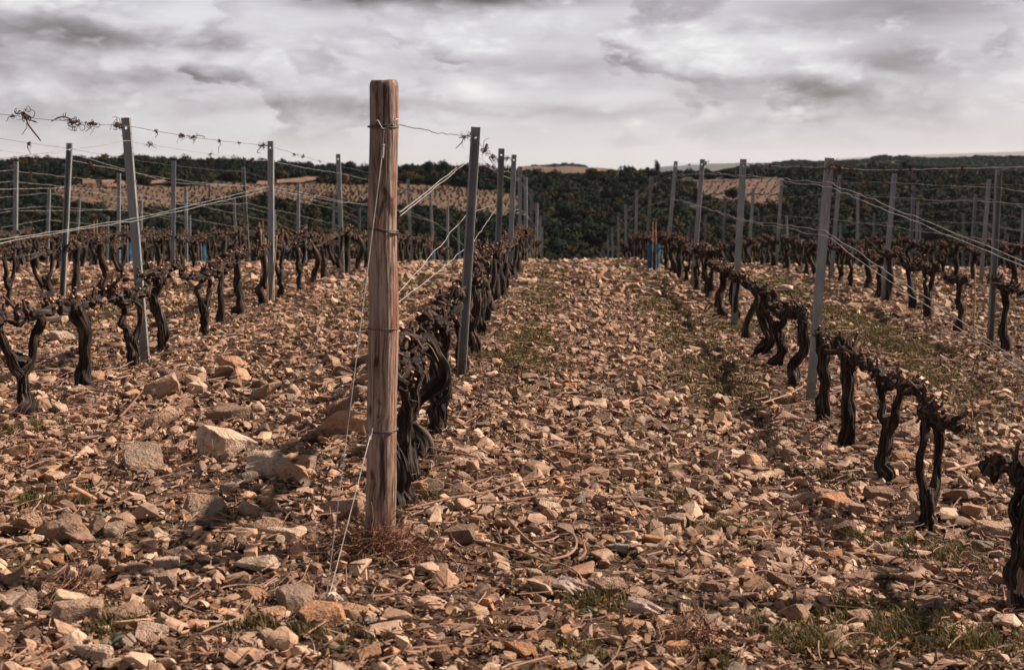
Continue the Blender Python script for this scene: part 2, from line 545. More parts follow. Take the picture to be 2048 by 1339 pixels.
def m_variant(name, stops, rough=0.85, scale=25):
    m, T, b = mat(name)
    r = T.new('ShaderNodeObjectInfo').outputs['Random']
    tc = T.new('ShaderNodeTexCoord').outputs['Object']
    c = T.ramp(r, stops)
    n = T.noise(tc, scale, 4, 0.6)
    c = T.mix(T.maprange(n, 0.45, 0.7, 0, 0.5), c, (0.03, 0.018, 0.014))
    T.l.new(c, b.inputs['Base Color']); b.inputs['Roughness'].default_value = rough
    return m


M['spur'] = simple('pruned_spur_wood', (0.085, 0.048, 0.036), 0.9, 0.5, 25)[0]
M['cut'] = simple('fresh_cut_wood', (0.34, 0.20, 0.14), 0.9, 0.3, 60)[0]
M['cane'] = m_variant('vine_cane', [(0.0, (0.26, 0.14, 0.10)), (0.35, (0.16, 0.085, 0.06)), (0.6, (0.36, 0.235, 0.175)), (0.8, (0.10, 0.06, 0.045)), (1.0, (0.30, 0.16, 0.11))])


def m_mass(name, stops):
    m, T, b = mat(name)
    r = T.new('ShaderNodeAttribute', attribute_name='rnd').outputs['Fac']
    T.l.new(T.ramp(r, stops), b.inputs['Base Color'])
    return m


M['cane_mass'] = m_mass('twig_litter', [(0.0, (0.20, 0.11, 0.08)), (0.4, (0.11, 0.065, 0.048)), (0.7, (0.30, 0.20, 0.15)), (1.0, (0.24, 0.12, 0.08))])
M['straw'] = m_mass('dry_root_fibre', [(0.0, (0.20, 0.095, 0.06)), (0.5, (0.11, 0.055, 0.038)), (1.0, (0.34, 0.19, 0.125))])
M['debris'] = m_mass('leaf_debris', [(0.0, (0.10, 0.052, 0.03)), (0.35, (0.05, 0.03, 0.02)), (0.6, (0.17, 0.085, 0.045)), (0.85, (0.26, 0.155, 0.09)), (1.0, (0.20, 0.085, 0.04))])
M['tendril'] = simple('dry_tendril', (0.060, 0.032, 0.026), 0.9, 0.5, 18)[0]
M['wire'] = simple('galvanised_wire', (0.29, 0.285, 0.275), 0.6, 0.4, 9, 0.35, 0.4)[0]
M['wire_dark'] = simple('dull_wire', (0.09, 0.085, 0.085), 0.6, 0.3, 12, 0.35, 0.4)[0]
M['bamboo'] = simple('bamboo_cane', (0.36, 0.22, 0.13), 0.7, 0.25, 14)[0]
M['rust'] = simple('rusty_nail', (0.25, 0.07, 0.02), 0.8, 0.4, 60)[0]
M['splinter'] = simple('bleached_wood', (0.42, 0.33, 0.28), 0.9, 0.4, 40, bumpd=0.01)[0]


def m_grass():
    m, T, b = mat('grass_blades')
    r = T.new('ShaderNodeAttribute', attribute_name='rnd').outputs['Fac']
    c = T.ramp(r, [(0.0, (0.034, 0.037, 0.011)), (0.35, (0.075, 0.068, 0.019)), (0.62, (0.14, 0.108, 0.034)), (0.82, (0.24, 0.165, 0.072)), (1.0, (0.28, 0.18, 0.095))])
    T.l.new(c, b.inputs['Base Color']); b.inputs['Roughness'].default_value = 0.6
    tr = T.new('ShaderNodeBsdfTranslucent', inp={0: c}); mx = T.new('ShaderNodeMixShader', inp={0: 0.3, 1: b.outputs[0], 2: tr.outputs[0]})
    out = [n for n in T.n if n.type == 'OUTPUT_MATERIAL'][0]
    T.l.new(mx.outputs[0], out.inputs[0])
    return m


M['grass'] = m_grass()
M['thistle'] = simple('thistle_leaf', (0.10, 0.125, 0.085), 0.7, 0.3, 12)[0]
M['weed'] = simple('weed_leaf', (0.05, 0.075, 0.022), 0.6, 0.35, 12)[0]


def m_steel():
    m, T, b = mat('galvanised_steel')
    tc = T.new('ShaderNodeTexCoord').outputs['Object']
    mp = T.new('ShaderNodeMapping', inp={0: tc}); mp.inputs['Scale'].default_value = (14, 14, 2.2)
    n = T.noise(mp.outputs[0], 2.0, 6, 0.65); n2 = T.noise(tc, 45, 4, 0.6)
    r = T.new('ShaderNodeObjectInfo').outputs['Random']
    c = T.ramp(n, [(0.28, (0.13, 0.145, 0.148)), (0.5, (0.235, 0.255, 0.26)), (0.72, (0.34, 0.36, 0.36))])
    c = T.mix(T.maprange(n2, 0.5, 0.7, 0, 0.35), c, (0.20, 0.21, 0.21))
    c = T.mix(T.math('MULTIPLY', r, 0.35), c, (0.17, 0.19, 0.20))
    sz = T.new('ShaderNodeSeparateXYZ', inp={0: tc}).outputs[2]
    dirt = T.math('MULTIPLY', T.maprange(T.math('ADD', sz, T.math('MULTIPLY', n, -0.35)), 0.16, -0.10), T.maprange(n2, 0.35, 0.6))
    c = T.mix(T.math('MULTIPLY', dirt, 0.8), c, (0.12, 0.08, 0.055))
    rust = T.noise(mp.outputs[0], 7.0, 5, 0.7)
    c = T.mix(T.maprange(rust, 0.64, 0.74, 0, 0.55), c, (0.13, 0.075, 0.05))
    T.l.new(c, b.inputs['Base Color'])
    b.inputs['Metallic'].default_value = 0.35; b.inputs['Roughness'].default_value = 0.62
    return m


M['steel'] = m_steel()


def m_post():
    m, T, b = mat('weathered_post_wood')
    tc = T.new('ShaderNodeTexCoord').outputs['Object']
    # the grain wanders round knots
    wn = T.new('ShaderNodeTexNoise', inp={'Vector': tc, 'Scale': 5.0, 'Detail': 2.0})
    ws = T.new('ShaderNodeVectorMath', operation='SUBTRACT', inp={0: wn.outputs['Color'], 1: (.5, .5, .5)}).outputs[0]
    ws = T.new('ShaderNodeVectorMath', operation='MULTIPLY', inp={0: ws, 1: (.030, .030, .05)}).outputs[0]
    wv = T.new('ShaderNodeVectorMath', operation='ADD', inp={0: tc, 1: ws}).outputs[0]

    def st(sx, sz, det, rough, dist=0.0):
        mp = T.new('ShaderNodeMapping', inp={0: wv}); mp.inputs['Scale'].default_value = (sx, sx, sz)
        return T.noise(mp.outputs[0], 1.0, det, rough, dist)
    grain = st(55, 3.2, 7, .65, .9)
    fine = st(190, 6, 5, .65, .4)
    patch = st(17, 2.6, 6, .62, .6)
    big = st(9, 1.3, 4, .55, .3)
    c = T.ramp(grain, [(0.34, (0.055, 0.037, 0.030)), (0.44, (0.205, 0.147, 0.120)), (0.54, (0.35, 0.268, 0.225)), (0.68, (0.46, 0.375, 0.325))])
    c = T.mix(T.maprange(fine, 0.50, 0.60, 0, 0.75), c, (0.10, 0.058, 0.042))
    c = T.mix(T.maprange(patch, 0.51, 0.61, 0, 0.92), c, (0.045, 0.026, 0.020))
    c = T.mix(T.maprange(big, 0.52, 0.68, 0, 0.6), c, (0.12, 0.066, 0.046))
    c = T.mix(T.maprange(big, 0.44, 0.30, 0, 0.55), c, (0.42, 0.335, 0.28))
    sx = T.new('ShaderNodeSeparateXYZ', inp={0: tc})
    run = T.math('MULTIPLY', T.maprange(T.math('ADD', sx.outputs[0], T.math('MULTIPLY', T.math('SUBTRACT', grain, 0.5), 0.06)), 0.030, 0.052), T.maprange(big, 0.40, 0.6))
    c = T.mix(T.math('MULTIPLY', run, 0.6), c, (0.27, 0.11, 0.055))
    grey = T.math('MULTIPLY', T.maprange(T.math('ADD', sx.outputs[0], T.math('MULTIPLY', T.math('SUBTRACT', big, 0.5), 0.10)), -0.015, -0.050), 0.45)
    c = T.mix(grey, c, (0.36, 0.29, 0.245))
    vo = T.new('ShaderNodeTexVoronoi', inp={'Vector': T.new('ShaderNodeMapping', inp={0: wv, 'Scale': (13, 13, 5)}).outputs[0], 'Scale': 1.0}).outputs['Distance']
    c = T.mix(T.maprange(vo, 0.17, 0.08, 0, 0.85), c, (0.045, 0.024, 0.018))
    T.l.new(c, b.inputs['Base Color'])
    h = T.math('ADD', T.math('ADD', grain, T.math('MULTIPLY', fine, 0.6)), T.math('MULTIPLY', patch, -0.8))
    bump(T, b, h, 1.0, 0.008)
    b.inputs['Roughness'].default_value = 0.9
    return m


M['post'] = m_post()


def m_blue():
    m, T, b = mat('blue_plastic_sleeve')
    tc = T.new('ShaderNodeTexCoord').outputs['Object']
    n = T.noise(tc, 9, 3, 0.5)
    c = T.ramp(n, [(0.3, (0.018, 0.075, 0.17)), (0.6, (0.05, 0.17, 0.33)), (0.8, (0.13, 0.30, 0.45))])
    T.l.new(c, b.inputs['Base Color']); b.inputs['Roughness'].default_value = 0.4
    tr = T.new('ShaderNodeBsdfTranslucent', inp={0: c}); mx = T.new('ShaderNodeMixShader', inp={0: 0.4, 1: b.outputs[0], 2: tr.outputs[0]})
    out = [n for n in T.n if n.type == 'OUTPUT_MATERIAL'][0]; T.l.new(mx.outputs[0], out.inputs[0])
    return m


M['blue'] = m_blue()


def m_leaf(name, stops):
    m, T, b = mat(name)
    r = T.new('ShaderNodeObjectInfo'); loc = r.outputs['Location']
    n = T.noise(loc, 0.028, 3, 0.6)
    f = T.math('ADD', T.math('MULTIPLY', r.outputs['Random'], 0.55), T.math('MULTIPLY', T.maprange(n, 0.36, 0.66, smooth=False), 0.45))
    c = T.ramp(f, stops)
    a = T.new('ShaderNodeAttribute', attribute_name='rnd').outputs['Fac']
    c = T.mix(T.math('MULTIPLY', a, 0.5), c, (0.010, 0.018, 0.013))
    T.l.new(c, b.inputs['Base Color']); b.inputs['Roughness'].default_value = 0.9; b.inputs['Specular IOR Level'].default_value = 0.05
    return m


M['leaf'] = m_leaf('scrub_oak_leaves', [(0.0, (0.004, 0.008, 0.0075)), (0.36, (0.006, 0.011, 0.009)), (0.54, (0.010, 0.014, 0.009)), (0.68, (0.018, 0.018, 0.009)), (0.82, (0.034, 0.025, 0.011)), (0.93, (0.050, 0.029, 0.015)), (1.0, (0.085, 0.044, 0.027))])
M['leaf_far'] = m_leaf('far_pine_canopy', [(0.0, (0.008, 0.020, 0.017)), (0.5, (0.012, 0.026, 0.019)), (1.0, (0.018, 0.029, 0.018))])
M['leaf_red'] = m_leaf('russet_leaves', [(0.0, (0.24, 0.105, 0.060)), (1.0, (0.28, 0.125, 0.065))])
M['trunk'] = simple('tree_bark', (0.05, 0.038, 0.03), 0.95, 0.4, 6)[0]

# ------------------------------------------------------------------ ground: one sheet out to the horizon
def build_ground():
    r = np.concatenate([np.geomspace(0.25, 3, 14)[:-1], np.geomspace(3, 42, 220)[:-1], np.geomspace(42, 620, 190)[:-1], np.geomspace(620, 33000, 90)])
    a = np.concatenate([np.linspace(-math.pi, -0.62, 30)[:-1], np.linspace(-0.62, -0.46, 24)[:-1], np.linspace(-0.46, 0.42, 300)[:-1], np.linspace(0.42, 0.62, 26)[:-1], np.linspace(0.62, math.pi, 30)])
    a = a[:-1]
    R, A = np.meshgrid(r, a, indexing='ij')
    X, Y = R * np.sin(A), R * np.cos(A)
    Z = gz(X, Y)
    Z = Z + sstep(45, 20, R) * (0.010 * vn(X / 0.13, Y / 0.13, seed=11) + 0.006 * vn(X / 0.05, Y / 0.05, seed=12))
    nr, na = R.shape
    V = np.stack([X, Y, Z], -1).reshape(-1, 3)
    i = np.arange(nr - 1)[:, None] * na; j = np.arange(na)[None, :]; j2 = (j + 1) % na
    Q = np.stack([i + j, i + na + j, i + na + j2, i + j2], -1).reshape(-1, 4)
    V = np.vstack([V, [[0, 0, (gzs(0.0, 0.0))]]])
    jj = np.arange(na); T = np.stack([np.full(na, len(V) - 1), jj, (jj + 1) % na], -1)
    far = np.concatenate([sstep(55, 95, R).ravel(), [0]])
    me = mesh_np('ground', V, [Q, T], [M['ground']], {'far': far}, smooth=True)
    o = obj('ground', me); o['kind'] = 'structure'
    return o


ground = build_ground()

# ------------------------------------------------------------------ fields on the far slope
FIELD_MASKS = []        # (px array, ytop array, ybot array)


def drape(name, xs, yt, yb, material, label, lo=240, hi=479, lift=0.35, n=None):
    xs = np.asarray(xs, float)
    px = np.linspace(xs[0], xs[-1], n or max(8, int((xs[-1] - xs[0]) / 6)))
    T_ = np.interp(px, xs, yt) + 1.3 * vn(px / 9, px * 0, seed=21); B_ = np.interp(px, xs, yb) + 1.5 * vn(px / 8, px * 0, seed=22)
    FIELD_MASKS.append((px, T_, B_, lo, hi))
    rows = 9; V = []
    for k, p in enumerate(px):
        P0 = at_field(p, B_[k], lo, hi); P1 = at_field(p, T_[k], lo, hi)
        for t in np.linspace(0, 1, rows):
            q = P0 * (1 - t) + P1 * t
            V.append((q[0], q[1], (gzs(q[0], q[1])) + lift))
    V = np.array(V); m = len(px)
    i = np.arange(m - 1)[:, None] * rows; j = np.arange(rows - 1)[None, :]
    Q = np.stack([i + j, i + rows + j, i + rows + j + 1, i + j + 1], -1).reshape(-1, 4)
    o = obj(name, mesh_np(name, V, [Q], [material], smooth=True)); o['kind'] = 'structure'; o['label'] = label
    return o, V.reshape(m, rows, 3)


f1, G1 = drape('hillside_field', [85, 150, 250, 340, 415], [379, 371, 373, 377, 374], [396, 416, 428, 427, 414], M['field'], 'weedy brown vineyard strip on the far slope at the left')
f2, G2 = drape('hillside_field', [418, 440, 520, 560, 620, 700, 800, 900, 1000, 1046], [370, 367, 371, 371, 370, 371, 370, 374, 386, 397], [400, 408, 411, 416, 420, 414, 415, 427, 440, 426], M['field'], 'wide orange brown vineyard on the far slope behind the wooden post')
f3, G3 = drape('hillside_field', [1386, 1440, 1500, 1562], [366, 361, 359, 358], [384, 400, 409, 411], M['field_pink'], 'reddish ploughed field on the far slope at the right')
f4, G4 = drape('hillside_field', [1035, 1080, 1150, 1200, 1242], [336, 334, 333, 336, 342], [343, 348, 349, 347, 345], M['field_pink'], 'pale brown field on the far hilltop near the middle', 800, 1299, 1.2)
for xs, yt, yb, lb in [((160, 172, 187), (362, 361, 363), (371, 373, 371), 'bare earth bank above the left end of the far vineyard'),
                       ((200, 228, 253), (365, 364, 366), (377, 379, 377), 'broad bare earth bank above the left vineyard strip'),
                       ((287, 310, 336), (366, 364, 363), (371, 372, 368), 'thin bare earth bank between the dark scrub at the left'),
                       ((512, 524, 537), (366, 365, 367), (372, 373, 372), 'small bare earth bank at the vineyard edge'),
                       ((553, 595, 638), (363, 359, 357), (369, 369, 362), 'long slanting bare earth bank above the wide vineyard')]:
    drape('earth_bank', xs, yt, yb, M['bank'], lb, lift=0.6, n=8)
drape('earth_bank', [1345, 1400, 1468], [363, 362, 361], [366, 366, 364], M['field_pink'], 'thin brown strip above the ploughed field', lift=0.5, n=14)

# low vines of the far fields: too many and too small to count
def far_vines():
    mb = MB(); R = []
    for G, dens in ((G1, 1), (G2, 1), (G3, 0.35)):
        m, r, _ = G.shape
        P = G.reshape(-1, 3); x0, x1, y0, y1 = P[:, 0].min(), P[:, 0].max(), P[:, 1].min(), P[:, 1].max()
        ang = .10 if dens == 1 else 1.35; ca, sa = math.cos(ang), math.sin(ang)
        U, W = np.meshgrid(np.arange(-160, 160, 1.5), np.arange(-160, 160, 3.4 if dens == 1 else 2.6))
        cx, cy = (x0 + x1) / 2, (y0 + y1) / 2
        X = cx + U * ca - W * sa + rng.normal(0, .4, U.shape); Y = cy + U * sa + W * ca + rng.normal(0, .45, U.shape)
        X = X.ravel(); Y = Y.ravel()
        lo = G[:, 0, :]; hi = G[:, -1, :]
        th = X / Y; tl = lo[:, 0] / lo[:, 1]
        D = np.hypot(X, Y); dl = np.interp(th, tl, np.hypot(lo[:, 0], lo[:, 1])); dh = np.interp(th, tl, np.hypot(hi[:, 0], hi[:, 1]))
        k = (th > tl[0]) & (th < tl[-1]) & (D > dl + 1.0) & (D < dh - 0.5) & (rng.random(len(X)) < 0.9)
        X, Y = X[k], Y[k]; Z = gz(X, Y) + 0.35
        for x, y, z in zip(X, Y, Z):
            h = rng.uniform(0.30, 0.70) * (0.6 if dens < 1 else 1); w = rng.uniform(.14, .32)
            a = rng.uniform(0, 3)
            c, s = math.cos(a) * w, math.sin(a) * w
            V = [(x - c, y - s, z), (x + c, y + s, z), (x + c * .8, y + s * .8, z + h), (x - c * .9, y - s * .9, z + h * .8), (x + s, y - c, z), (x - s, y + c, z), (x - s * .8, y + c, z + h * .9), (x + s, y - c * .7, z + h)]
            mb.add(V, [(0, 1, 2, 3), (4, 5, 6, 7)])
    me = mb.mesh('far_vine_rows', [simple('far_vines', (0.055, 0.038, 0.022), 0.9, 0.5, 0.4)[0]])
    o = obj('far_vine_rows', me); o['kind'] = 'stuff'
    tag(o, 'tiny vines in rows covering the vineyards of the far slope', 'vines')


far_vines()

# ------------------------------------------------------------------ scrub and woods of the far slopes
def crown_mesh(name, seed, leaf, n=260, flat=0.8, material=None):
    r = np.random.default_rng(seed)
    lob = r.normal(0, 1, (7, 3)); lob /= np.linalg.norm(lob, axis=1)[:, None]; lob[:, 2] = np.abs(lob[:, 2]) * 0.9
    lobc = lob * r.uniform(.25, .55, (7, 1)); lobr = r.uniform(.32, .55, 7)
    V = []; T = []; A = []; NRM = []
    for k in range(n):
        i = r.integers(7)
        d = r.normal(0, 1, 3); d /= np.linalg.norm(d)
        p = lobc[i] + d * lobr[i] * r.uniform(.75, 1.08)
        p[2] = p[2] * flat + 0.38
        if p[2] < 0: p[2] = abs(p[2]) * .3
        nrm = d + r.normal(0, .45, 3); nrm /= np.linalg.norm(nrm)
        a = np.cross(nrm, [0.3, 0.2, 1]); a /= np.linalg.norm(a); b = np.cross(nrm, a)
        s = leaf * r.uniform(.6, 1.4)
        base = len(V); an = r.uniform(0, 6.28); o_ = d * .8 + p * .5 + r.normal(0, .18, 3); NRM.append(o_ / np.linalg.norm(o_))
        for q in range(3):
            t = an + q * 2.09 + r.uniform(-.4, .4)
            V.append(p + (a * math.cos(t) + b * math.sin(t)) * s)
            A.append(float(np.clip(.5 - (p[2] - .4) + r.normal(0, .25), 0, 1)) * 0 + float(r.random()))
        T.append((base, base + 1, base + 2))
    me = mesh_np(name, np.array(V), [np.array(T)], [material or M['leaf']], {'rnd': np.array(A)}, smooth=True)
    nn = np.repeat(np.array(NRM), 3, 0)
    me.normals_split_custom_set_from_vertices(nn.tolist())
    return me


def in_fields(X, Y, pad=1.5):
    """true where a point lies on one of the fields (as a region of the slope)"""
    u = X / Y; px = 1127 + u * FPX
    a = 320 - FPX * (gz(X, Y) - CAMH) / Y
    D = np.hypot(X, Y); r = np.zeros(len(X), bool)
    for p, t, b, lo, hi in FIELD_MASKS:
        tt = np.interp(px, p, t); bb = np.interp(px, p, b)
        r |= (px > p[0] - 1) & (px < p[-1] + 1) & (a > tt - pad) & (a < bb + pad + 4) & (D > lo - 5) & (D < hi + 5)
    return r


def scatter_object(name, pts, scl, idx, meshes, label, cat):
    src = bpy.data.collections.new(name + '_kinds')         # not linked into the scene
    for k, me in enumerate(meshes):
        src.objects.link(bpy.data.objects.new('%s_kind_%02d' % (name, k), me))
    n = len(pts)
    me = bpy.data.meshes.new(name); me.vertices.add(n); me.vertices.foreach_set('co', np.asarray(pts, np.float32).ravel())
    a = me.attributes.new('scl', 'FLOAT_VECTOR', 'POINT'); a.data.foreach_set('vector', np.asarray(scl, np.float32).ravel())
    a = me.attributes.new('rot', 'FLOAT_VECTOR', 'POINT'); rot = np.zeros((n, 3), np.float32); rot[:, 2] = rng.uniform(0, 6.28, n); a.data.foreach_set('vector', rot.ravel())
    a = me.attributes.new('idx', 'INT', 'POINT'); a.data.foreach_set('value', np.asarray(idx, np.int32))
    me.update()
    o = obj(name, me)
    ng = bpy.data.node_groups.new(name, 'GeometryNodeTree')
    ng.interface.new_socket('Geometry', in_out='INPUT', socket_type='NodeSocketGeometry')
    ng.interface.new_socket('Geometry', in_out='OUTPUT', socket_type='NodeSocketGeometry')
    N, L = ng.nodes, ng.links
    gi = N.new('NodeGroupInput'); go = N.new('NodeGroupOutput'); ip = N.new('GeometryNodeInstanceOnPoints'); ci = N.new('GeometryNodeCollectionInfo')
    ci.inputs['Collection'].default_value = src; ci.inputs['Separate Children'].default_value = True; ci.inputs['Reset Children'].default_value = True

    def na(nm, t):
        q = N.new('GeometryNodeInputNamedAttribute'); q.data_type = t; q.inputs['Name'].default_value = nm
        return [s for s in q.outputs if s.name == 'Attribute' and s.enabled][0]
    L.new(gi.outputs[0], ip.inputs['Points']); L.new(ci.outputs[0], ip.inputs['Instance']); ip.inputs['Pick Instance'].default_value = True
    L.new(na('idx', 'INT'), ip.inputs['Instance Index']); L.new(na('rot', 'FLOAT_VECTOR'), ip.inputs['Rotation']); L.new(na('scl', 'FLOAT_VECTOR'), ip.inputs['Scale'])
    L.new(ip.outputs[0], go.inputs[0])
    md = o.modifiers.new('scatter', 'NODES'); md.node_group = ng
    o['kind'] = 'stuff'; tag(o, label, cat)
    return o


def build_woods():
    kinds = [crown_mesh('scrub_crown_%d' % k, 100 + k, 0.14, 300, [0.8, 0.95, 0.7, 0.85, 1.0, 0.75][k]) for k in range(6)]

    def area(lo, hi, um, uM, sp):
        n = int((uM - um) * (hi * hi - lo * lo) / 2 / sp ** 2)
        D = np.sqrt(rng.uniform(lo * lo, hi * hi, n)); u = rng.uniform(um, uM, n)
        c = 1 / np.sqrt(1 + u * u); return u * D * c, D * c
    P = []; S = []
    for lo, hi, um, uM, sp, s0, s1 in [(150, 300, -.46, .40, 2.1, 1.1, 2.5), (300, 500, -.46, .40, 2.5, 1.2, 2.8), (500, 620, -.46, .4, 4.0, 1.4, 2.4)]:
        X, Y = area(lo, hi, um, uM, sp)
        px = 1127 + X / Y * FPX
        open_ = vn(X / 16, Y / 16, seed=31) > 0.62
        k = ~in_fields(X, Y) & ~open_
        X, Y = X[k], Y[k]
        s = rng.uniform(s0, s1, len(X)) * (1 + 0.35 * vn(X / 22, Y / 22, seed=33))
        Z = gz(X, Y) - 0.15
        P.append(np.stack([X, Y, Z], -1)); S.append(np.stack([s, s, s * rng.uniform(.75, 1.15, len(s))], -1))
    P = np.concatenate(P); S = np.concatenate(S)
    scatter_object('scrub_woodland', P, S, rng.integers(0, 6, len(P)), kinds, 'dark green and rust scrub oak woodland covering the valley side', 'woodland')
    kinds2 = [crown_mesh('far_crown_%d' % k, 200 + k, 0.16, 150, 0.7, M['leaf_far']) for k in range(4)]
    X, Y = area(800, 1420, -.05, .42, 5.0)
    k = ~in_fields(X, Y, 2.5) & ((X / Y > 0.085) | ((X / Y > -.03) & (X / Y < .015) & (np.hypot(X, Y) > 1290)))
    X, Y = X[k], Y[k]; s = rng.uniform(2.3, 4.2, len(X))
    scatter_object('far_ridge_forest', np.stack([X, Y, gz(X, Y) - .5], -1), np.stack([s, s, s * .8], -1), rng.integers(0, 4, len(X)), kinds2,
                   'blue green forest on the distant ridge at the right', 'forest')


build_woods()

# single trees that stand out against the sky or the fields
def far_tree(px, py_base, wpx, hpx, label, seed, D=455, leaf='leaf', bare=False, lo=240):
    u = (px - 1127) / FPX; c = 1 / math.sqrt(1 + u * u); x, y = u * D * c, D * c
    z = (gzs(x, y))
    w = wpx / FPX * D; h = max((CAMH + (320 - (py_base - hpx)) / FPX * y) - z, 2.5)
    t = empty('far_tree', (x, y, z)); tag(t, label, 'tree', 'single trees on the far slope')
    r = np.random.default_rng(seed)
    mb = MB(); add_tube(mb, [(0, 0, -.3), (.1, 0, h * .35), (0, .1, h * .7)], [.22, .15, .08], seg=7, rings=6, ridge=.2, seed=seed)
    nb = 26 if bare else 6
    for k in range(nb):
        a = r.uniform(0, 6.28); q = r.uniform(.25, .6) * h
        e = np.array([math.cos(a) * w * r.uniform(.2, .5), math.sin(a) * w * r.uniform(.2, .5), q + h * r.uniform(.2, .42)])
        add_tube(mb, [(0, 0, q), (e[0] * .5, e[1] * .5, q * .45 + e[2] * .55), e], [.07, .05, .02], seg=4, rings=4)
        if bare:
            for _ in range(3):
                e2 = e + r.normal(0, .5, 3) + [0, 0, .4]; add_tube(mb, [e * .7 + np.array([0, 0, q]) * .3, e2], [.03, .012], seg=3, rings=2)
    obj('trunk', mb.mesh('trunk', [M['trunk']], attr='bark'), parent=t)
    if not bare:
        me = crown_mesh('crown', seed, 0.085, 900, 0.85, M[leaf])
        cr = obj('crown', me, parent=t); cr.scale = (w * .62, w * .62, h * .66); cr.location = (0, 0, h * .22)
    return t


for k, a in enumerate([(701, 352, 28, 34, 'rounded dark evergreen on the skyline left of the wooden post', 455),
                       (742, 352, 30, 26, 'low dark evergreen on the skyline half hidden by the wooden post', 450),
                       (815, 352, 30, 26, 'dark bushy tree just right of the wooden post', 452),
                       (858, 350, 26, 32, 'left of two tall dark trees right of the wooden post', 452),
                       (886, 352, 30, 34, 'right of two tall dark trees right of the wooden post', 450),
                       (935, 356, 40, 34, 'wide dark tree right behind the first metal stake', 445),
                       (1182, 358, 26, 26, 'dark round tree below the far hilltop field', 470),
                       (1312, 348, 12, 30, 'slender dark tree standing above the scrub by the pale hills', 476),
                       (1262, 352, 16, 20, 'small round tree on the edge of the far scrub', 474),
                       (1240, 402, 30, 30, 'dark lone tree below the far field in the middle', 380),
                       (1462, 400, 34, 28, 'dark round tree in front of the ploughed field', 372),
                       (470, 412, 46, 34, 'broad dark tree in front of the wide vineyard', 360),
                       (650, 408, 40, 22, 'low dark bushy tree at the lower vineyard edge', 368)]):
    far_tree(a[0], a[1], a[2], a[3], a[4], 300 + k, a[5])
far_tree(692, 376, 13, 34, 'small russet leaved tree at the vineyard bank', 340, 432, 'leaf_red')
far_tree(728, 350, 16, 24, 'bare twiggy tree on the skyline beside the wooden post', 341, 470, bare=True)
far_tree(1296, 386, 16, 24, 'rust red small tree in the scrub left of the leaning stake', 342, 400, 'leaf_red')
far_tree(1345, 372, 9, 24, 'slender orange tree beside the third leaning stake', 343, 430, 'leaf_red')

# ------------------------------------------------------------------ the air
def build_haze():
    co = np.empty(len(ground.data.vertices) * 3, np.float32); ground.data.vertices.foreach_get('co', co)
    z0, z1 = float(co[2::3].min()) - 1.0, float(co[2::3].max()) + 12.0
    s = 33500.0
    V = [(x, y, z) for z in (z0, z1) for x, y in ((-s, -s), (s, -s), (s, s), (-s, s))]
    F = np.array([(3, 2, 1, 0), (4, 5, 6, 7), (0, 1, 5, 4), (1, 2, 6, 5), (2, 3, 7, 6), (3, 0, 4, 7)])
    m = bpy.data.materials.new('haze_air'); m.use_nodes = True; T = NT(m.node_tree); T.n.clear()
    v = T.new('ShaderNodeVolumePrincipled', inp={'Color': (0.80, 0.86, 0.92, 1), 'Density': 2.4e-5, 'Anisotropy': 0.2})
    out = T.new('ShaderNodeOutputMaterial'); T.l.new(v.outputs[0], out.inputs['Volume'])
    o = obj('haze', mesh_np('haze', V, [F], [m])); o['kind'] = 'stuff'; tag(o, 'thin pale haze in the air over the valley', 'haze')


build_haze()

# ------------------------------------------------------------------ trellis rows
ROWNAME = {-0.7: 'row behind the wooden post', 1.8: 'row right of the wide aisle', -3.2: 'first row left of the wooden post', -5.7: 'second row left of the wooden post',
           -8.2: 'third row left of the wooden post', -10.7: 'fourth row left of the wooden post', -13.2: 'fifth row left of the wooden post',
           4.3: 'second row right of the aisle', 6.8: 'third row right of the aisle', 9.3: 'fourth row right of the aisle', 11.8: 'fifth row right of the aisle', 14.3: 'sixth row right of the aisle'}
ORD = ['first', 'second', 'third', 'fourth', 'fifth', 'sixth', 'seventh', 'eighth', 'ninth', 'tenth', 'eleventh', 'twelfth', 'thirteenth', 'fourteenth', 'fifteenth', 'sixteenth',
       'seventeenth', 'eighteenth', 'nineteenth', 'twentieth', 'twenty-first', 'twenty-second', 'twenty-third', 'twenty-fourth', 'twenty-fifth', 'twenty-sixth', 'twenty-seventh',
       'twenty-eighth', 'twenty-ninth', 'thirtieth', 'thirty-first', 'thirty-second', 'thirty-third', 'thirty-fourth', 'thirty-fifth', 'thirty-sixth', 'thirty-seventh', 'thirty-eighth', 'thirty-ninth', 'fortieth', 'forty-first', 'forty-second']

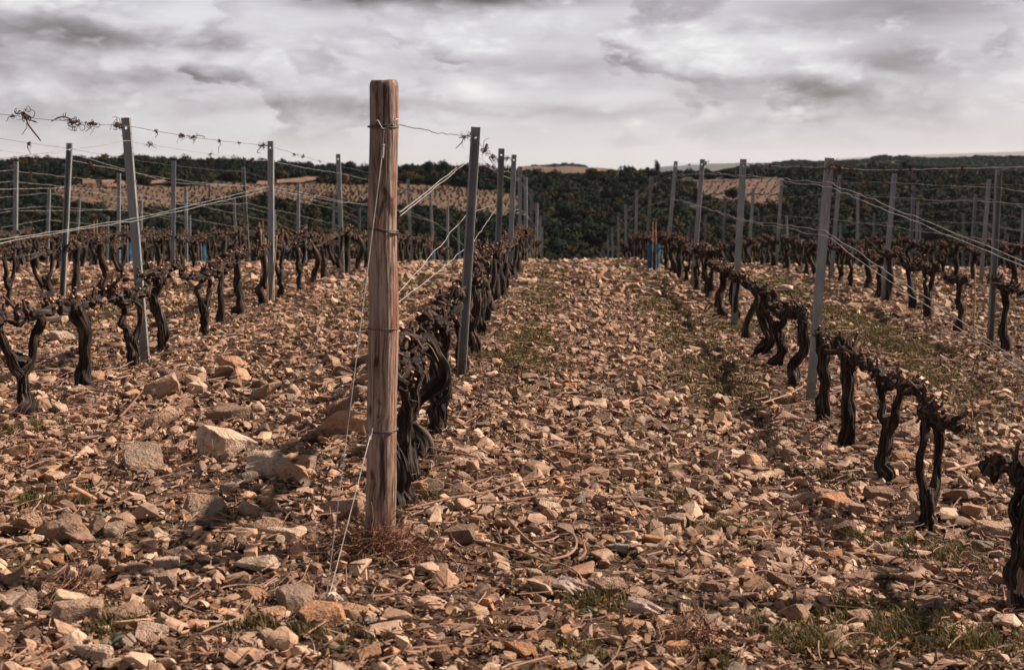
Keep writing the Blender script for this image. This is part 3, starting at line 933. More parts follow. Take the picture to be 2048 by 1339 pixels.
# galvanised stakes: row, pixel of the top, pixel column and row of the base (row None where vines hide it)
STAKES = [
    (-0.7, 952, 253, 922, 748), (-0.7, 1003, 303, 992, 622), (-0.7, 1028, 309, 1018, None), (-0.7, 1040, 334, 1039, None), (-0.7, 1051, 361, 1052, None), (-0.7, 1063, 378, 1063, None),
    (-0.7, 1074, 410, 1072, None), (-0.7, 1081, 434, 1079, None), (-0.7, 1085, 458, 1084, None),
    (1.8, 1660, 315, 1620, 812), (1.8, 1487, 318, 1468, 655), (1.8, 1405, 318, 1385, 578), (1.8, 1352, 320, 1332, None), (1.8, 1303, 352, 1292, None), (1.8, 1274, 380, 1270, None),
    (1.8, 1251, 408, 1252, None), (1.8, 1236, 432, 1238, None), (1.8, 1224, 456, 1226, None), (1.8, 1216, 470, 1217, None), (1.8, 1204, 497, 1206, None),
    (-3.2, 255, 235, 291, 718), (-3.2, 541, 282, 543, 610), (-3.2, 676, 308, 685, 560), (-3.2, 768, 336, 770, None), (-3.2, 816, 358, 823, 527), (-3.2, 860, 381, 868, None), (-3.2, 895, 413, 895, None),
    (-3.2, 916, 441, 919, None), (-3.2, 951, 484, 953, None),
    (-5.7, 136, 285, 124, 588), (-5.7, 347, 321, 345, None), (-5.7, 486, 334, 497, None), (-5.7, 597, 366, 596, None), (-5.7, 668, 389, 665, None), (-5.7, 719, 416, 716, None),
    (-8.2, 32, 323, 30, 552), (-8.2, 239, 346, 237, None), (-8.2, 372, 377, 373, None), (-8.2, 468, 397, 474, None), (-8.2, 549, 422, 551, None), (-8.2, 612, 452, 611, None),
    (-10.7, 97, 402, 94, None), (-10.7, 283, 400, 281, None), (-10.7, 380, 430, 380, None), (-13.2, 162, 374, 151, None), (-13.2, 215, 432, 213, None), (-13.2, 306, 456, 307, None),
    (4.3, 1998, 338, 1980, 690), (4.3, 1789, 346, 1766, 608), (4.3, 1680, 350, 1662, None), (4.3, 1564, 362, 1552, None), (4.3, 1507, 376, 1496, None), (4.3, 1451, 402, 1443, None), (4.3, 1411, 430, 1409, None), (4.3, 1378, 452, 1378, None),
    (6.8, 1978, 358, 1962, None), (6.8, 1827, 372, 1819, None), (6.8, 1716, 385, 1714, None), (6.8, 1640, 398, 1636, None), (6.8, 1573, 431, 1576, None),
    (9.3, 1952, 388, 1940, None), (9.3, 1836, 402, 1830, None), (9.3, 1749, 426, 1746, None), (9.3, 1681, 446, 1681, None),
    (11.8, 2046, 426, 2040, None), (11.8, 1928, 426, 1926, None), (11.8, 1840, 446, 1839, None), (14.3, 2011, 443, 2009, None)]

STAKE_TOPS = {}


def stake_mesh(open_front):
    """rolled C-shaped channel, one metre unit height scaled later; hole near the top"""
    h = 1.82; w = .030; d = .036; lip = .011; s = 1 if open_front else -1
    mb = MB()
    yb = d * .5 * s; yf = -d * .5 * s         # web at yb, lips at yf
    prof = [(-w + lip, yf), (-w, yf), (-w, yb), (w, yb), (w, yf), (w - lip, yf)]
    zs = [-.35, h]
    for k in range(5):
        (x0, y0), (x1, y1) = prof[k], prof[k + 1]
        if k == 2: continue
        mb.add([(x0, y0, zs[0]), (x1, y1, zs[0]), (x1, y1, zs[1]), (x0, y0, zs[1])], [(0, 1, 2, 3)])
    zc = h - .075; r = .011; z0 = h - .15
    mb.add([(-w, yb, -.35), (w, yb, -.35), (w, yb, z0), (-w, yb, z0)], [(0, 1, 2, 3)])
    sq = [(-w, z0), (0, z0), (w, z0), (w, zc), (w, h), (0, h), (-w, h), (-w, zc)]
    oc = [(r * math.cos(a), zc + r * math.sin(a)) for a in [math.radians(225 + 45 * k) for k in range(8)]]
    V = [(x, yb, z) for x, z in sq] + [(x, yb, z) for x, z in oc]
    mb.add(V, [(k, (k + 1) % 8, 8 + (k + 1) % 8, 8 + k) for k in range(8)])
    return mb.mesh('stake_channel', [M['steel']])


SM = {True: stake_mesh(True), False: stake_mesh(False)}


def hook_mesh():
    mb = MB()
    add_tube(mb, [(0, 0, .012), (.010, 0, .010), (.013, 0, .0), (.008, 0, -.014)], [.003, .003, .003, .002], seg=5, rings=6)
    return mb.mesh('hook', [M['steel']])


HOOK = hook_mesh()


def build_stakes():
    count = {}
    for X, tx, ty, bx, by in STAKES:
        i = count.get(X, 0); count[X] = i + 1
        if by is None:
            t = X / ray(bx, 540)[0]; P = EYE + ray(bx, 540) * t
            Y = P[1]
        else:
            Y = on_row(bx, by, X)[1]
        base = Vector((X, Y, (gzs(X, Y)) - .02))
        # the top: same distance, its pixel gives height and lean
        d = ray(tx, ty); t = (Y - .0) / d[1]; top = Vector(EYE + d * t)
        H = top.z - base.z
        Hc = min(max(H, 1.62), 1.92)
        dirv = Vector((top.x - base.x, rng.normal(0, .012) * H, H)).normalized()
        o = empty('trellis_stake', base)
        o.rotation_euler = dirv.to_track_quat('Z', 'Y').to_euler()
        q = dirv.to_track_quat('Z', 'Y')
        # keep the channel facing along the row
        z = dirv; y = Vector((0, 1, 0)) - z * z.y; y.normalize(); x = y.cross(z)
        mrot = Matrix((x, y, z)).transposed()
        yawj = rng.normal(0, .10)
        mrot = mrot @ Matrix.Rotation(yawj, 3, 'Z')
        o.rotation_euler = mrot.to_euler()
        sc = Hc / 1.82
        of = (X, i) in ((-0.7, 0), (-5.7, 0), (4.3, 0), (-0.7, 1), (-5.7, 2)) or (rng.random() < .25 and Y > 22)
        ch = obj('channel', SM[of], parent=o)
        ch.scale = (1, 1, sc)
        md = ch.modifiers.new('thick', 'SOLIDIFY'); md.thickness = .003; md.offset = 0
        if Y < 23:
            for hz in np.arange(.55, 1.75, .2):
                for sgn in ((1,) if Y > 13 else (1, -1)):
                    hk = obj('hook', HOOK, parent=ch); hk.location = (sgn * .030, 0, hz); hk.rotation_euler = (0, 0, 0 if sgn > 0 else math.pi)
        lean = top.x - base.x
        look = 'leaning right' if lean > .06 else ('leaning left' if lean < -.06 else 'upright')
        tag(o, '%s steel stake, %s, in the %s' % (ORD[i], look, ROWNAME[X]), 'stake', 'galvanised trellis stakes')
        STAKE_TOPS.setdefault(X, []).append((Y, base, base + dirv * Hc, Hc))


build_stakes()

# ------------------------------------------------------------------ wooden end posts
def wood_post(name, base, top, rad, label, seed, bands, broken=False):
    base = Vector(base); top = Vector(top); ax = top - base; H = ax.length; zq = ax.normalized()
    y = Vector((0, 1, 0)) - zq * zq.y; y.normalize(); x = y.cross(zq)
    o = empty(name, base, Matrix((x, y, zq)).transposed().to_euler())
    seg, rings = 96, 150
    z = np.concatenate([np.linspace(-.25, H - .022, rings), [H - .008, H]]); th = np.linspace(0, 2 * np.pi, seg, endpoint=False)
    TH, Z = np.meshgrid(th, z)
    r = rad * (1.04 - .10 * np.clip(Z / H, 0, 1)) * (1 + .030 * vn(np.cos(TH) * 1.5, np.sin(TH) * 1.5, Z * 2.2 + seed, seed))
    r = r + .0016 * vn(np.cos(TH) * 12, np.sin(TH) * 12, Z * 2.5, seed + 1) + .0008 * vn(np.cos(TH) * 30, np.sin(TH) * 30, Z * 4, seed + 2)
    for c in range(9):                     # drying cracks
        rr = np.random.default_rng(seed * 10 + c); a0 = rr.uniform(3.3, 6.1) if c < 6 else rr.uniform(0, 6.28); z0 = rr.uniform(0, H * .6); z1 = z0 + rr.uniform(.4, 1.3); wdt = rr.uniform(.025, .05)
        da = np.abs((TH - a0 - .05 * vn(Z * 3, Z * 0 + c, seed=seed) + np.pi) % (2 * np.pi) - np.pi)
        r = r - .008 * np.clip(1 - da / wdt, 0, 1) * sstep(z0, z0 + .15, Z) * sstep(z1, z1 - .15, Z)
    topm = np.ones(len(z)); topm[-2] = .95; topm[-1] = .84
    r = r * topm[:, None]
    Zt = Z.copy(); Zt[-3:] += .004 * np.cos(TH[-3:] - 1.0) + .002 * vn(np.cos(TH[-3:]) * 3, np.sin(TH[-3:]) * 3, seed=seed)
    bend = .006 * np.sin(Z / H * 5.0) + .003 * np.sin(Z * 9.0)
    V = np.stack([r * np.cos(TH) + bend, r * np.sin(TH), Zt], -1).reshape(-1, 3)
    n = len(z)
    i = np.arange(n - 1)[:, None] * seg; j = np.arange(seg)[None, :]; j2 = (j + 1) % seg
    Q = np.stack([i + j, i + j2, i + seg + j2, i + seg + j], -1).reshape(-1, 4)
    V = np.vstack([V, [[bend[-1, 0], 0, H]]]); jj = np.arange(seg); T = np.stack([np.full(seg, len(V) - 1), (n - 1) * seg + jj, (n - 1) * seg + (jj + 1) % seg], -1)
    obj('timber', mesh_np('timber', V, [Q, T], [M['post']], smooth=True), parent=o)
    for zb, turns, slope in bands:
        mb = MB(); a = np.linspace(0, 2 * np.pi * turns, int(40 * turns))
        rb = rad * (1.04 - .10 * zb / H) + .0035
        P = np.stack([rb * np.cos(a) + .006 * math.sin(zb / H * 5), rb * np.sin(a), zb + slope * np.cos(a) + .004 * np.sin(a * .5 + zb * 9)], -1)
        add_tube(mb, P, [.0024, .0024], seg=6, rings=len(P))
        obj('wire_band', mb.mesh('wire_band', [M['wire_dark']], smooth=True), parent=o)
    return tag(o, label, 'post', None)


PB = on_row(757, 1082, -0.7); PB[2] = (gzs(PB[0], PB[1]))
d_ = ray(771, 160); PT = EYE + d_ * (PB[1] / d_[1])
post = wood_post('wooden_end_post', PB, PT, .0555, 'thick weathered wooden end post standing upright in the foreground', 3,
                 [(1.60, 1.9, .002), (1.22, 2.3, -.007), (.855, 1.6, .003), (.465, 1.9, .004)])
nail = MB(); add_tube(nail, [(0, 0, 0), (0, -.012, .001)], [.004, .004], seg=6, rings=2)
nl = obj('nail', nail.mesh('nail', [M['rust']]), parent=[c for c in post.children if c.name.startswith('timber')][0]); nl.location = (-.010, -.052, 1.245); nl.scale = (1, 1, 2.5)
RB = on_row(2041, 1215, 1.8); RB[2] = (gzs(RB[0], RB[1]))
RT = RB + np.array([.155, .03, 1.70])
post2 = wood_post('wooden_end_post', RB, RT, .0545, 'dark leaning wooden end post cut off by the right edge', 8, [(1.3, 1.6, .0), (.88, 1.6, .0)])

# guy wires from the post down to the anchor
ANCH = EYE + ray(650, 1212) * ((CAMH - (gzs(-.77, 4.9))) / -ray(650, 1212)[2]); ANCH[2] = (gzs(ANCH[0], ANCH[1]))


def wire_obj(name, P, r, material, label, cat, group=None, rings=None, kink=0.0, seed=0, lab=True):
    P = np.asarray(P, float); n = rings or max(4, len(P))
    C = catmull(P, n)
    if kink:
        s = np.concatenate([[0], np.cumsum(np.linalg.norm(np.diff(C, axis=0), axis=1))])
        f = np.sin(np.pi * np.linspace(0, 1, n)) ** .3
        C = C + (np.stack([vn(s * 3, s * 0, seed=seed), s * 0, vn(s * 3.7, s * 0 + 5, seed=seed + 1) + .6 * vn(s * 9, s * 0 + 5, seed=seed + 2)], -1)) * kink * f[:, None]
    mb = MB(); V, Q, T, A = tube(C, [r, r], seg=5, rings=n); mb.add(V, Q, T, 0, A)
    o = obj(name, mb.mesh(name, [material], smooth=True))
    if lab: tag(o, label, cat, group)
    return o, C


def guy_wire(top, mid, end, label, seed, knot):
    P = [top, mid, end]
    n = 60
    t = np.linspace(0, 1, n)[:, None]
    line = np.where(t < .12, top + (mid - top) * (t / .12), mid + (end - mid) * ((t - .12) / .88))
    o, C = wire_obj('guy_wire', line, .0016, M['wire'], label, 'wire', 'guy wires of the wooden post', rings=n)
    mb = MB()                                  # twisted knot
    a = np.linspace(0, 2 * np.pi * 9, 90); ln = knot
    ax = (mid - top) / np.linalg.norm(mid - top); s1 = np.cross(ax, [0, 1, 0]); s1 /= np.linalg.norm(s1); s2 = np.cross(ax, s1)
    P = mid - ax * ln * .5 + np.outer(np.linspace(0, ln, 90), ax) + .005 * (np.outer(np.cos(a), s1) + np.outer(np.sin(a), s2))
    add_tube(mb, P, [.0022, .0022], seg=5, rings=90)
    k = obj('twisted_knot', mb.mesh('twisted_knot', [M['wire']], smooth=True), parent=o)
    mb = MB()                                  # the forked loop that holds it to the post
    L_ = top + np.array([-.022, -.006, .030]); R_ = top + np.array([.038, .016, .032])
    add_tube(mb, [L_ + [-.012, .004, -.006], L_, top, R_, R_ + [.012, .02, .004]], [.0022] * 5, seg=5, rings=24)
    obj('fork_loop', mb.mesh('fork_loop', [M['wire']], smooth=True), parent=o)


def on_post(px, py, off=.066):
    d = ray(px, py); return EYE + d * ((PB[1] - off) / d[1])


guy_wire(on_post(768, 258), on_post(765, 303, .07), ANCH + [0, 0, .0], 'long pale guy wire from the top of the wooden post to the ground', 1, .05)
guy_wire(on_post(745, 848), on_post(741, 868, .07), ANCH + [.006, -.02, 0], 'short pale guy wire from the lower band of the wooden post', 2, .045)

# ------------------------------------------------------------------ trellis wires
WIRES = {}


def trellis_wire(X, pts, label, r=.0022, material='wire', kink=.006, seed=0, sag=.012):
    """pts: list of (distance along the row, height z)"""
    pts = sorted(pts); P = []
    for (y0, z0), (y1, z1) in zip(pts[:-1], pts[1:]):
        m = max(3, int((y1 - y0) * 5))
        t = np.linspace(0, 1, m, endpoint=False)
        P.append(np.stack([np.full(m, X), y0 + (y1 - y0) * t, z0 + (z1 - z0) * t - sag * np.sin(np.pi * t) * (y1 - y0) / 5], -1))
    P.append(np.array([[X, pts[-1][0], pts[-1][1]]]))
    P = np.concatenate(P)
    o, C = wire_obj('trellis_wire', P, r, M[material], label, 'wire', 'trellis wires', rings=len(P), kink=kink, seed=seed)
    WIRES.setdefault(X, []).append(C)
    return C


def pz(X, lst): return [(float(q[1]), float(q[2])) for q in (on_row(a, b, X) for a, b in lst)]


def stake_pts(X, frac, lo=0, hi=99, jit=.02):
    r = []
    for Y, b, t, H in STAKE_TOPS[X]:
        if lo <= Y <= hi: r.append((Y, b.z + (t.z - b.z) * frac + rng.normal(0, jit)))
    return r


A_, B_, C_, E_ = -0.7, 1.8, -3.2, -5.7
trellis_wire(A_, pz(A_, [(799, 249), (946, 272)]) + stake_pts(A_, .95, 12, 60), 'thin dark top wire running back from the wooden post', .0024, 'wire_dark', .010, 1)
trellis_wire(A_, pz(A_, [(799, 425), (915, 334), (944, 306)]) + stake_pts(A_, .86, 12, 60), 'upper strand of the bright wire pair rising from the wooden post', .0021, 'wire', .008, 2, 0)
trellis_wire(A_, pz(A_, [(800, 432), (912, 342), (946, 314)]) + stake_pts(A_, .84, 12, 60), 'lower strand of the bright wire pair rising from the wooden post', .0021, 'wire', .008, 3, 0)
trellis_wire(A_, pz(A_, [(790, 594), (860, 512), (935, 428), (1000, 406)]) + stake_pts(A_, .58, 18, 60), 'left of two loose wires slanting up from the wooden post', .0021, 'wire', .010, 4, 0)
trellis_wire(A_, pz(A_, [(791, 608), (868, 550), (947, 484), (1002, 402)]) + stake_pts(A_, .56, 18, 60), 'right of two loose wires slanting up past the first stake', .0021, 'wire', .010, 5, 0)
trellis_wire(B_, pz(B_, [(2110, 329), (1900, 338), (1658, 335), (1486, 326), (1404, 326), (1350, 327)]) + stake_pts(B_, .95, 30, 70), 'pale top wire of the row right of the aisle', .0021, 'wire', .008, 6)
trellis_wire(B_, pz(B_, [(2100, 545), (1662, 366), (1485, 350), (1403, 346)]) + stake_pts(B_, .86, 26, 70), 'upper strand of the slanting wire pair leaving the picture at the right', .0021, 'wire', .012, 7, 0)
trellis_wire(B_, pz(B_, [(2100, 556), (1660, 374), (1485, 352), (1403, 347)]) + stake_pts(B_, .85, 26, 70), 'lower strand of the slanting wire pair leaving the picture at the right', .0021, 'wire', .012, 8, 0)
trellis_wire(B_, pz(B_, [(2100, 762), (1652, 462), (1480, 438), (1398, 410), (1345, 396)]) + stake_pts(B_, .66, 30, 70), 'upper strand of the steep lower wire pair at the right', .0021, 'wire', .012, 9, 0)
trellis_wire(B_, pz(B_, [(2098, 780), (1650, 472), (1480, 440), (1398, 412), (1345, 398)]) + stake_pts(B_, .65, 30, 70), 'lower strand of the steep lower wire pair at the right', .0021, 'wire', .012, 10, 0)
trellis_wire(C_, pz(C_, [(-120, 216), (0, 229), (252, 252), (541, 292), (676, 331)]) + stake_pts(C_, .93, 24, 60), 'thin top wire hung with tendrils in the first row left of the post', .0022, 'wire_dark', .006, 11)
trellis_wire(C_, pz(C_, [(-120, 330), (256, 282), (541, 322), (676, 345)]) + stake_pts(C_, .84, 24, 60), 'second wire from the top in the first row left of the post', .0020, 'wire', .006, 12)
trellis_wire(C_, pz(C_, [(-120, 506), (0, 480), (278, 436), (543, 372), (681, 402)]) + stake_pts(C_, .62, 24, 60), 'upper strand of the bright wire pair rising across the left side', .0021, 'wire', .008, 13, 0)
trellis_wire(C_, pz(C_, [(-120, 514), (0, 486), (278, 440), (543, 379), (681, 404)]) + stake_pts(C_, .61, 24, 60), 'lower strand of the bright wire pair rising across the left side', .0021, 'wire', .008, 14, 0)
trellis_wire(E_, pz(E_, [(-160, 262), (0, 277), (134, 296)]) + stake_pts(E_, .95, 20, 60), 'top wire of the second row left of the wooden post', .0022, 'wire_dark', .006, 15)
trellis_wire(E_, pz(E_, [(-160, 282), (0, 300), (134, 318)]) + stake_pts(E_, .85, 20, 60), 'second wire of the second row left of the wooden post', .0022, 'wire', .006, 16)
trellis_wire(E_, pz(E_, [(-160, 348), (0, 319), (134, 303)]) + stake_pts(E_, .80, 20, 60), 'rising bright wire of the second row left of the wooden post', .0022, 'wire', .006, 17)
trellis_wire(E_, pz(E_, [(-160, 380), (0, 378), (130, 375)]) + stake_pts(E_, .62, 20, 60), 'middle wire of the second row left of the wooden post', .0022, 'wire', .006, 18)
for X in (-8.2, -10.7, 4.3, 6.8, 9.3):
    ys = [s[0] for s in STAKE_TOPS[X]]
    y0 = min(ys) - 5
    for f, nm in ((.94, 'top wire'), (.82, 'second wire'), (.60, 'middle wire')):
        p = stake_pts(X, f, 0, 60, .03)
        p = [(y0, p[0][1] + rng.normal(0, .05) - .06)] + p
        if len(p) > 1: trellis_wire(X, p, '%s of the %s' % (nm, ROWNAME[X]), .0024, 'wire', .008, int(30 + X * 3 + f * 20))
for X in (A_, B_, C_, E_, -8.2, 4.3, 6.8):
    y0 = {A_: PB[1], B_: RB[1], C_: 7.2}.get(X, STAKE_TOPS[X][0][0] - 4)
    ys = np.arange(y0, 40, 4.0)
    trellis_wire(X, [(y, (gzs(X, y)) + .555 + .015 * math.sin(y * 2)) for y in ys], 'low wire through the vine heads of the %s' % ROWNAME[X], .0020, 'wire_dark', .004, int(60 + X * 2))

# ------------------------------------------------------------------ dried tendrils hanging on the wires
def tendril_mesh(seed, size):
    r = np.random.default_rng(seed); mb = MB()
    for k in range(int(r.integers(10, 18))):
        p = np.array([r.normal(0, .012), r.normal(0, .03 * size), r.normal(0, .010)]); d = r.normal(0, 1, 3); d[0] *= .5; d /= np.linalg.norm(d)
        ax = r.normal(0, 1, 3); ax /= np.linalg.norm(ax); pts = [p.copy()]
        st = r.uniform(.004, .007) * size; curl = r.uniform(.2, 1.0)
        for q in range(int(r.integers(9, 20))):
            d = d + np.cross(ax, d) * curl + r.normal(0, .18, 3) + [0, 0, -.06]; d /= np.linalg.norm(d); p = p + d * st; pts.append(p.copy())
        add_tube(mb, pts, [.0028, .0016], seg=4, rings=len(pts))
    for k in range(int(r.integers(1, 4))):     # a knot of cane around the wire and a bit of cane
        a = np.linspace(0, 6.28 * 2.5, 24); s = r.normal(0, .025 * size)
        add_tube(mb, np.stack([.010 * np.cos(a), s + .0022 * a, .010 * np.sin(a)], -1), [.004, .0035], seg=5, rings=24)
    if r.random() < .55:
        e = r.normal(0, .035, 3) * size + [0, 0, -.05 * size]
        add_tube(mb, [(0, 0, 0), e * .5 + r.normal(0, .015, 3), e, e + r.normal(0, .045, 3)], [.004, .005, .0045, .003], seg=5, rings=9)
    return mb.mesh('dried_tendril', [M['tendril']], smooth=True)


TEND = [tendril_mesh(500 + k, [1, 1.3, .8, 1.6][k % 4]) for k in range(14)]


HUNG = {}


def hang(X, wi, px, scale, label=None, k=None):
    C = WIRES[X][wi]
    # distance along the row at this pixel column
    P = on_row(px, 330, X); i = np.argmin(np.abs(C[:, 1] - P[1])); c = C[i]
    k = random.randrange(14) if k is None else k
    o = obj('dried_tendril', TEND[k]); o.location = c; s = scale * .52; o.scale = (s, s, s); o.rotation_euler = (random.uniform(-.5, .5), 0, random.choice([0, math.pi]) + random.uniform(-.3, .3))
    if label is None:
        key = (X, wi); HUNG[key] = HUNG.get(key, 0) + 1
        label = '%s dried tendril on the %s wire, %s' % (ORD[HUNG[key] - 1], 'top' if wi == 0 else 'second', ROWNAME[X])
    tag(o, label, 'tendril', 'dried tendrils on the trellis wires')


for px, s, k, lb in [(40, .9, 0, 'tiny dried tendril at the left end of the left top wire'), (58, 2.1, 3, 'bushy dried tendril clump hanging near the left edge of the sky'),
                     (152, 2.0, 7, 'dried tendril clump with a slanting cane on the left top wire'), (178, 1.5, 1, 'dangling dried tendril next to the slanting cane'),
                     (236, 2.0, 11, 'dense dried tendril knot against the first left stake'), (318, 1.2, 2, 'small dried tendril right of the first left stake'),
                     (368, 1.6, 5, 'wide fringe of dried tendrils between two left stakes'), (386, 1.4, 13, 'second fringe of dried tendrils between two left stakes'),
                     (442, 1.2, 6, 'single long dried tendril hanging before the second left stake'), (478, 1.0, 4, 'small dried knot before the second left stake'),
                     (526, 1.8, 9, 'dried tendril clump touching the second left stake'), (590, 1.4, 8, 'dried tendril clump right of the second left stake'),
                     (608, 1.5, 12, 'dark dried tendril ball right of the second left stake'), (640, 1.1, 10, 'tiny dried knot before the third left stake')]:
    hang(C_, 0, px, s, lb, k)
for px, s in [(300, 1.0), (420, .9), (490, 1.2), (505, 1.7)]: hang(C_, 1, px, s)
for px, s, k, lb in [(928, 1.25, 3, 'large dried tendril clump left of the nearest metal stake'), (946, 1.4, 7, 'dried tendrils wrapped round the top of the nearest metal stake'),
                     (972, 1.9, 11, 'dried tendril ball between the first two stakes behind the post'), (986, 1.9, 1, 'dried tendril clump beside the second stake behind the post'),
                     (998, 1.8, 5, 'dried tendrils on the second stake behind the post'), (1014, 1.7, 9, 'dried tendrils between the second and third stakes behind the post')]:
    hang(A_, 0, px, s, lb, k)
for px, s in [(915, .8), (975, 1.3), (990, 1.2)]: hang(A_, 1, px, s)
for px, s, k, lb in [(1655, 1.6, 7, 'dried tendrils wrapped round the nearest stake right of the aisle'), (1684, 1.5, 11, 'bushy dried tendrils right of the nearest right stake'),
                     (1700, 1.3, 5, 'dried tendril fringe on the right top wire'), (1796, .9, 2, 'small dried tendril in the middle of the right top wire'),
                     (1826, .8, 4, 'tiny dried knot on the right top wire'), (1930, 1.0, 8, 'dried tendril knot near the right end of the top wire'),
                     (1510, 1.2, 6, 'dried tendril just right of the second right stake'), (1545, 1.3, 13, 'dried tendril with a stub between the right stakes'), (1600, 1.1, 0, 'small dried tendril before the nearest right stake'),
                     (1412, 1.7, 3, 'dried tendril clump at the third right stake'), (1378, 1.3, 10, 'dried tendril ball between the third and fourth right stakes')]:
    hang(B_, 0, px, s, lb, k)
for X, w in ((E_, 0), (E_, 1), (-8.2, 0), (4.3, 0), (6.8, 0)):
    C = WIRES[X][w]
    for i in sorted(random.randrange(len(C)) for _ in range(8)):
        px = 1127 + X / C[i][1] * FPX
        if 0 < px < 2048: hang(X, w, px, random.uniform(1.2, 2.4))

